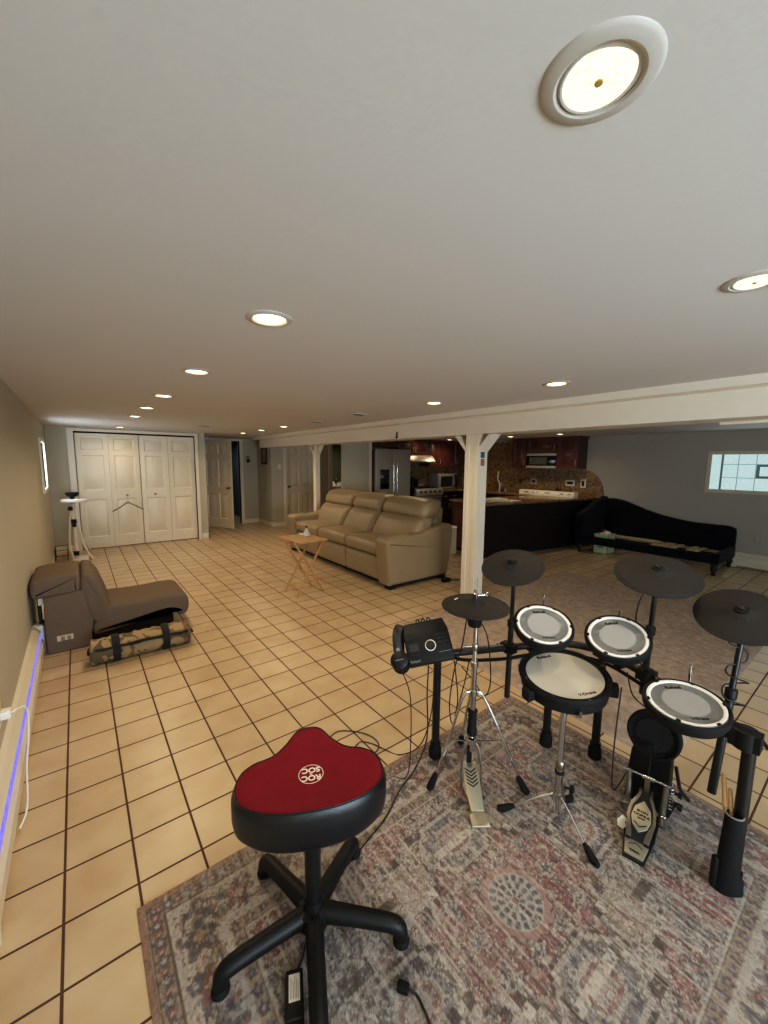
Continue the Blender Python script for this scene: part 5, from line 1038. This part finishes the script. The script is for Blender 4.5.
t = T('long_box', 'long white printed carton lying on the counter under the right wall cabinets', 'box', (7.66, 4.45, .92))
Xl = rotz((7.67, 4.47, .92), .02)
P('carton', MB().box((-.06, -.60, 0), (.10, .60, .095), X=Xl), M['paper'], t); P('lower_carton', MB().box((-.13, -.62, 0), (-.061, .30, .045), X=Xl), M['paper'], t)
b = MB()
for y, w in ((.42, .10), (.27, .06), (.17, .03), (-.05, .12), (-.35, .08), (-.50, .05)): b.box((-.0615, y-w/2, .035), (-.060, y+w/2, .065), X=Xl)
P('carton_print', b, M['inkg'], t)
# ------------- peninsula
u_ = V((.988, -.155, 0)); Xn = Matrix.Identity(4)
for r_ in range(3): Xn[r_][0] = u_[r_]; Xn[r_][1] = (.155, .988, 0)[r_]
Xn.translation = (5.20, 4.06, 0)
t = T('peninsula', 'dark wood kitchen peninsula with panelled end facing the room', 'kitchen island', (6.5, 4.3, 0))
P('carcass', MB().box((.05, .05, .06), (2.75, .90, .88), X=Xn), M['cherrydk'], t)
P('front_panel', MB().panelslab(2.70, .80, .02, [], X=Xn @ Matrix.Translation((.045, .03, .07))), M['cherrydk'], t)
P('end_panel', MB().panelslab(.85, .80, .02, [(.10, .10, .75, .70)], X=Xn @ Matrix(((0, 1, 0, .03), (-1, 0, 0, .90), (0, 0, 1, .07), (0, 0, 0, 1)))), M['cherry'], t)
P('plinth', MB().box((.08, .08, 0), (2.72, .88, .07), X=Xn), M['dark'], t)
o = counter('peninsula_countertop', [tuple((Xn @ V((x, y, 0)))[:2]) for x, y in ((0, 0), (2.92, 0), (2.77, .95), (0, .95))], 'speckled granite peninsula top with papers lying on it')
for k, (x, y, w, h, a, z, lab, m, cat) in enumerate(((.62, .42, .34, .26, .15, .03, 'open white booklet lying on the peninsula right beside the post', 'paper', 'booklet'), (.30, .26, .45, .22, -.12, .014, 'flat pale folder on the peninsula edge, nearest the post', 'slat', 'folder'), (.75, .19, .32, .20, .2, .010, 'loose flat sheets on the peninsula, right of the booklet', 'paper', 'papers'))):
    Xq2 = Xn @ Matrix.Translation((x, y, .921)) @ Matrix.Rotation(a, 4, 'Z'); o = P(cat, MB().rbox((-w/2, -h/2, 0), (w/2, h/2, z), min(.006, z*.4), 1), M[m], org=tuple(Xq2.translation)) if False else P(cat, MB().rbox((-w/2, -h/2, 0), (w/2, h/2, z), min(.006, z*.4), 1, X=Xq2), M[m], org=tuple(Xq2.translation)); tag(o, lab, cat)
o = P('pale_carton', MB().rbox((4.95, 5.12, 0), (5.10, 5.30, .75), .01), M['slat'], org=(5.02, 5.2, 0)) if False else None
t = T('cardboard_box', 'cream box standing on the floor behind the near sofa corner', 'box', (5.06, 4.72, 0))
P('carton', MB().rbox((4.97, 4.62, 0), (5.15, 4.82, .47), .008), M['slat'], t); P('lid_flap', MB().rbox((4.965, 4.615, .455), (5.155, 4.825, .485), .006), M['paper'], t)
# ================================================================== NAVY DAYBED FRAME
t = T('daybed_frame', 'navy velvet daybed frame with a sloped back and bare slats along the right wall', 'daybed', (7.55, 2.5, 0))
XB = Matrix(((0, 0, 1, 7.93), (1, 0, 0, 0), (0, 1, 0, 0), (0, 0, 0, 1)))
bp_ = [(p.x, p.y) for p in spl([(3.54, .16, 0), (3.54, .80, 0), (3.50, .885, 0), (3.42, .925, 0), (3.28, .935, 0), (3.10, .905, 0), (2.90, .835, 0), (2.70, .765, 0), (2.45, .70, 0), (2.10, .645, 0), (1.80, .635, 0), (1.60, .635, 0), (1.52, .61, 0), (1.49, .54, 0), (1.49, .16, 0)], 4)]
P('back_panel', MB().prism(bp_, .13, XB, .03, 4), M['navy'], t)
ap2 = [(p.x, p.y) for p in spl([(7.10, .14, 0), (7.06, .40, 0), (7.05, .60, 0), (7.08, .69, 0), (7.20, .735, 0), (7.36, .775, 0), (7.55, .85, 0), (7.75, .915, 0), (7.95, .93, 0), (8.03, .90, 0), (8.03, .14, 0)], 4)]
P('arm_panel', MB().prism(ap2, .13, XS(3.40), .03, 4), M['navy'], t)
P('front_rail', MB().rbox((7.09, 1.50, .17), (7.15, 3.45, .31), .02), M['navy'], t); P('foot_rail', MB().rbox((7.09, 1.47, .17), (7.98, 1.55, .33), .02), M['navy'], t)
P('inner_ledge', MB().box((7.15, 1.55, .20), (7.18, 3.4, .24)).box((7.89, 1.55, .20), (7.93, 3.4, .24)), M['slat'], t)
for y, rot in ((2.42, .02), (2.33, -.02), (2.24, .03), (2.14, 0), (1.93, .03), (1.84, -.02)):
    P('slat', MB().box((-.375, -.036, .242), (.375, .036, .26), X=rotz((7.54, y, 0), rot)), M['slat'], t)
P('center_beam', MB().box((7.84, 2.45, .242), (7.885, 3.38, .275)), M['slat'], t)
for x, y in ((7.14, 1.53), (7.97, 1.53), (7.14, 3.46), (7.97, 3.46)):
    P('leg', MB().lathe([(.022, 0), (.028, .02), (.022, .04), (.036, .07), (.042, .10), (.030, .13), (.046, .15), (.046, .18)], (x, y, 0), seg=20), M['ink'], t)
t = T('storage_crate', 'pale green plastic crate standing inside the daybed frame', 'crate', (7.42, 3.16, 0))
cx, cy = 7.42, 3.16
b = MB(); w, d_, h = .14, .12, .33
for lo, hi in (((-w, -d_, 0), (w, -d_+.008, h)), ((-w, d_-.008, 0), (w, d_, h)), ((-w, -d_, 0), (-w+.008, d_, h)), ((w-.008, -d_, 0), (w, d_, h)), ((-w, -d_, 0), (w, d_, .008))): b.box(lo, hi, Matrix.Translation((cx, cy, 0)))
P('bin', b, M['crate'], t); P('rim', MB().tube([(cx-w, cy-d_, h), (cx+w, cy-d_, h), (cx+w, cy+d_, h), (cx-w, cy+d_, h)], .009, 8, closed=True), M['crate'], t); P('hand_slot', MB().box((cx-w-.002, cy-.05, .10), (cx-w+.001, cy+.05, .13)).box((cx-.05, cy-d_-.002, .10), (cx+.05, cy-d_+.001, .13)), M['inkg'], t)
for k, (dx, dy, a, m) in enumerate(((-.06, .02, .3, 'slat'), (.02, -.03, -.2, 'paper'), (.07, .03, .5, 'hwood'))):
    o = P('folded_cloth', MB().rbox((-.05, -.04, .18), (.05, .04, .36+.02*k), .02, 2, X=rotz((cx+dx, cy+dy, 0), a)), M[m], org=(cx+dx, cy+dy, .18)); tag(o, ('tan folded cloth in the green crate, left', 'white folded cloth in the green crate, middle', 'brown folded cloth in the green crate, right')[k], 'cloth')
o = P('bed_slat', MB().box((-.30, -.03, 0), (.30, .03, .02), X=rotz((7.50, 1.44, 0), .12)), M['slat'], org=(7.5, 1.44, 0)); tag(o, 'loose pale wooden slat lying on the floor at the daybed foot', 'slat')
# ================================================================== BATHROOM glimpse
t = T('bathroom_vanity', 'white bathroom vanity seen through the opening beyond the sofa', 'vanity', (6.0, 10.25, 0))
P('cabinet_body', MB().box((5.4, 9.98, 0), (6.6, 10.5, .80)), M['white'], t); P('top', MB().rbox((5.36, 9.93, .80), (6.64, 10.52, .875), .008), M['hoop'], t); P('backsplash', MB().box((5.38, 10.48, .84), (6.62, 10.5, .94)), M['hoop'], t)
P('faucet', MB().tube(spl([(6.0, 10.38, .84), (6.0, 10.38, .97), (6.0, 10.30, 1.0), (6.0, 10.24, .96)], 4), .012, 8), M['chrome'], t)
for x, r, h, lab, m in ((5.86, .028, .17, 'white pump bottle on the bathroom vanity, left', 'hoop'), (5.99, .025, .22, 'tall amber bottle on the bathroom vanity, middle', 'brass'), (6.11, .03, .13, 'short pale bottle on the bathroom vanity, right', 'paper')):
    t = T('toiletry_bottle', lab, 'bottle', (x, 10.08, .875), 'bottles on the bathroom vanity'); P('body', MB().lathe([(r*.9, 0), (r, .006), (r, h*.6), (r*.45, h*.72), (r*.4, h*.8)], (x, 10.08, .875), seg=18), M[m], t); P('cap', MB().lathe([(r*.5, h*.8), (r*.5, h), (.001, h+.002)], (x, 10.08, .875), seg=14), M['hoop'], t)
# ================================================================== CAMERA, DAYLIGHT
def area(name, loc, rot, sx, sy, e, col):
    l = bpy.data.lights.new(name, 'AREA'); l.shape = 'RECTANGLE'; l.size = sx; l.size_y = sy; l.energy = e; l.color = col
    o = bpy.data.objects.new(name, l); COL.objects.link(o); o.location = loc; o.rotation_euler = rot; return o
area('daylight_behind', (.6, BACK+.1, 1.25), (PI/2*.9+PI/2*.0, 0, 0), 2.6, 1.4, 290, (.68, .84, 1))
bpy.data.objects['daylight_behind'].rotation_euler = (PI/2+.35, 0, 0)
area('daylight_left_window', (WL-.03, 7.375, 1.48), (0, -PI/2, 0), .55, .7, 9, (.75, .88, 1))
area('daylight_right_window', (WR-.03, 1.0, 1.46), (0, PI/2, 0), .5, 1.6, 4, (.8, .95, 1))
area('bathroom_light', (6.0, 10.0, 2.0), (0, 0, 0), .4, .4, 7, (1, .85, .6))
area('dark_room_light', (2.9, 11.2, 2.0), (0, 0, 0), .3, .3, 5, (.8, .92, 1))  # unseen fill lamp, added to brighten the room past the open door
w = bpy.data.worlds.new('dim'); SC.world = w; w.use_nodes = True
w.node_tree.nodes['Background'].inputs[0].default_value = (.9, .85, .78, 1); w.node_tree.nodes['Background'].inputs[1].default_value = .02
cam = bpy.data.cameras.new('camera'); co = bpy.data.objects.new('camera', cam); COL.objects.link(co); SC.camera = co
cam.sensor_fit = 'AUTO'; cam.sensor_width = 36; cam.lens = F_PX/1024*36; cam.clip_start = .02
mw = Matrix.Identity(4)
for r in range(3): mw[r][0] = RIGHT[r]; mw[r][1] = UP[r]; mw[r][2] = -FWD[r]
mw.translation = (0, 0, CAM_H); co.matrix_world = mw
SC.view_settings.view_transform = 'Standard'; SC.view_settings.look = 'None'; SC.view_settings.exposure = 0; SC.view_settings.gamma = 1
SC.cycles.use_denoising = True; SC.cycles.max_bounces = 8; SC.cycles.diffuse_bounces = 5; SC.cycles.sample_clamp_indirect = 6

vs = SC.view_settings; vs.use_curve_mapping = True; cm = vs.curve_mapping; cv = cm.curves[3]
for x, y in ((.03, .021), (.12, .105), (.45, .47)): cv.points.new(x, y)
cm.update()
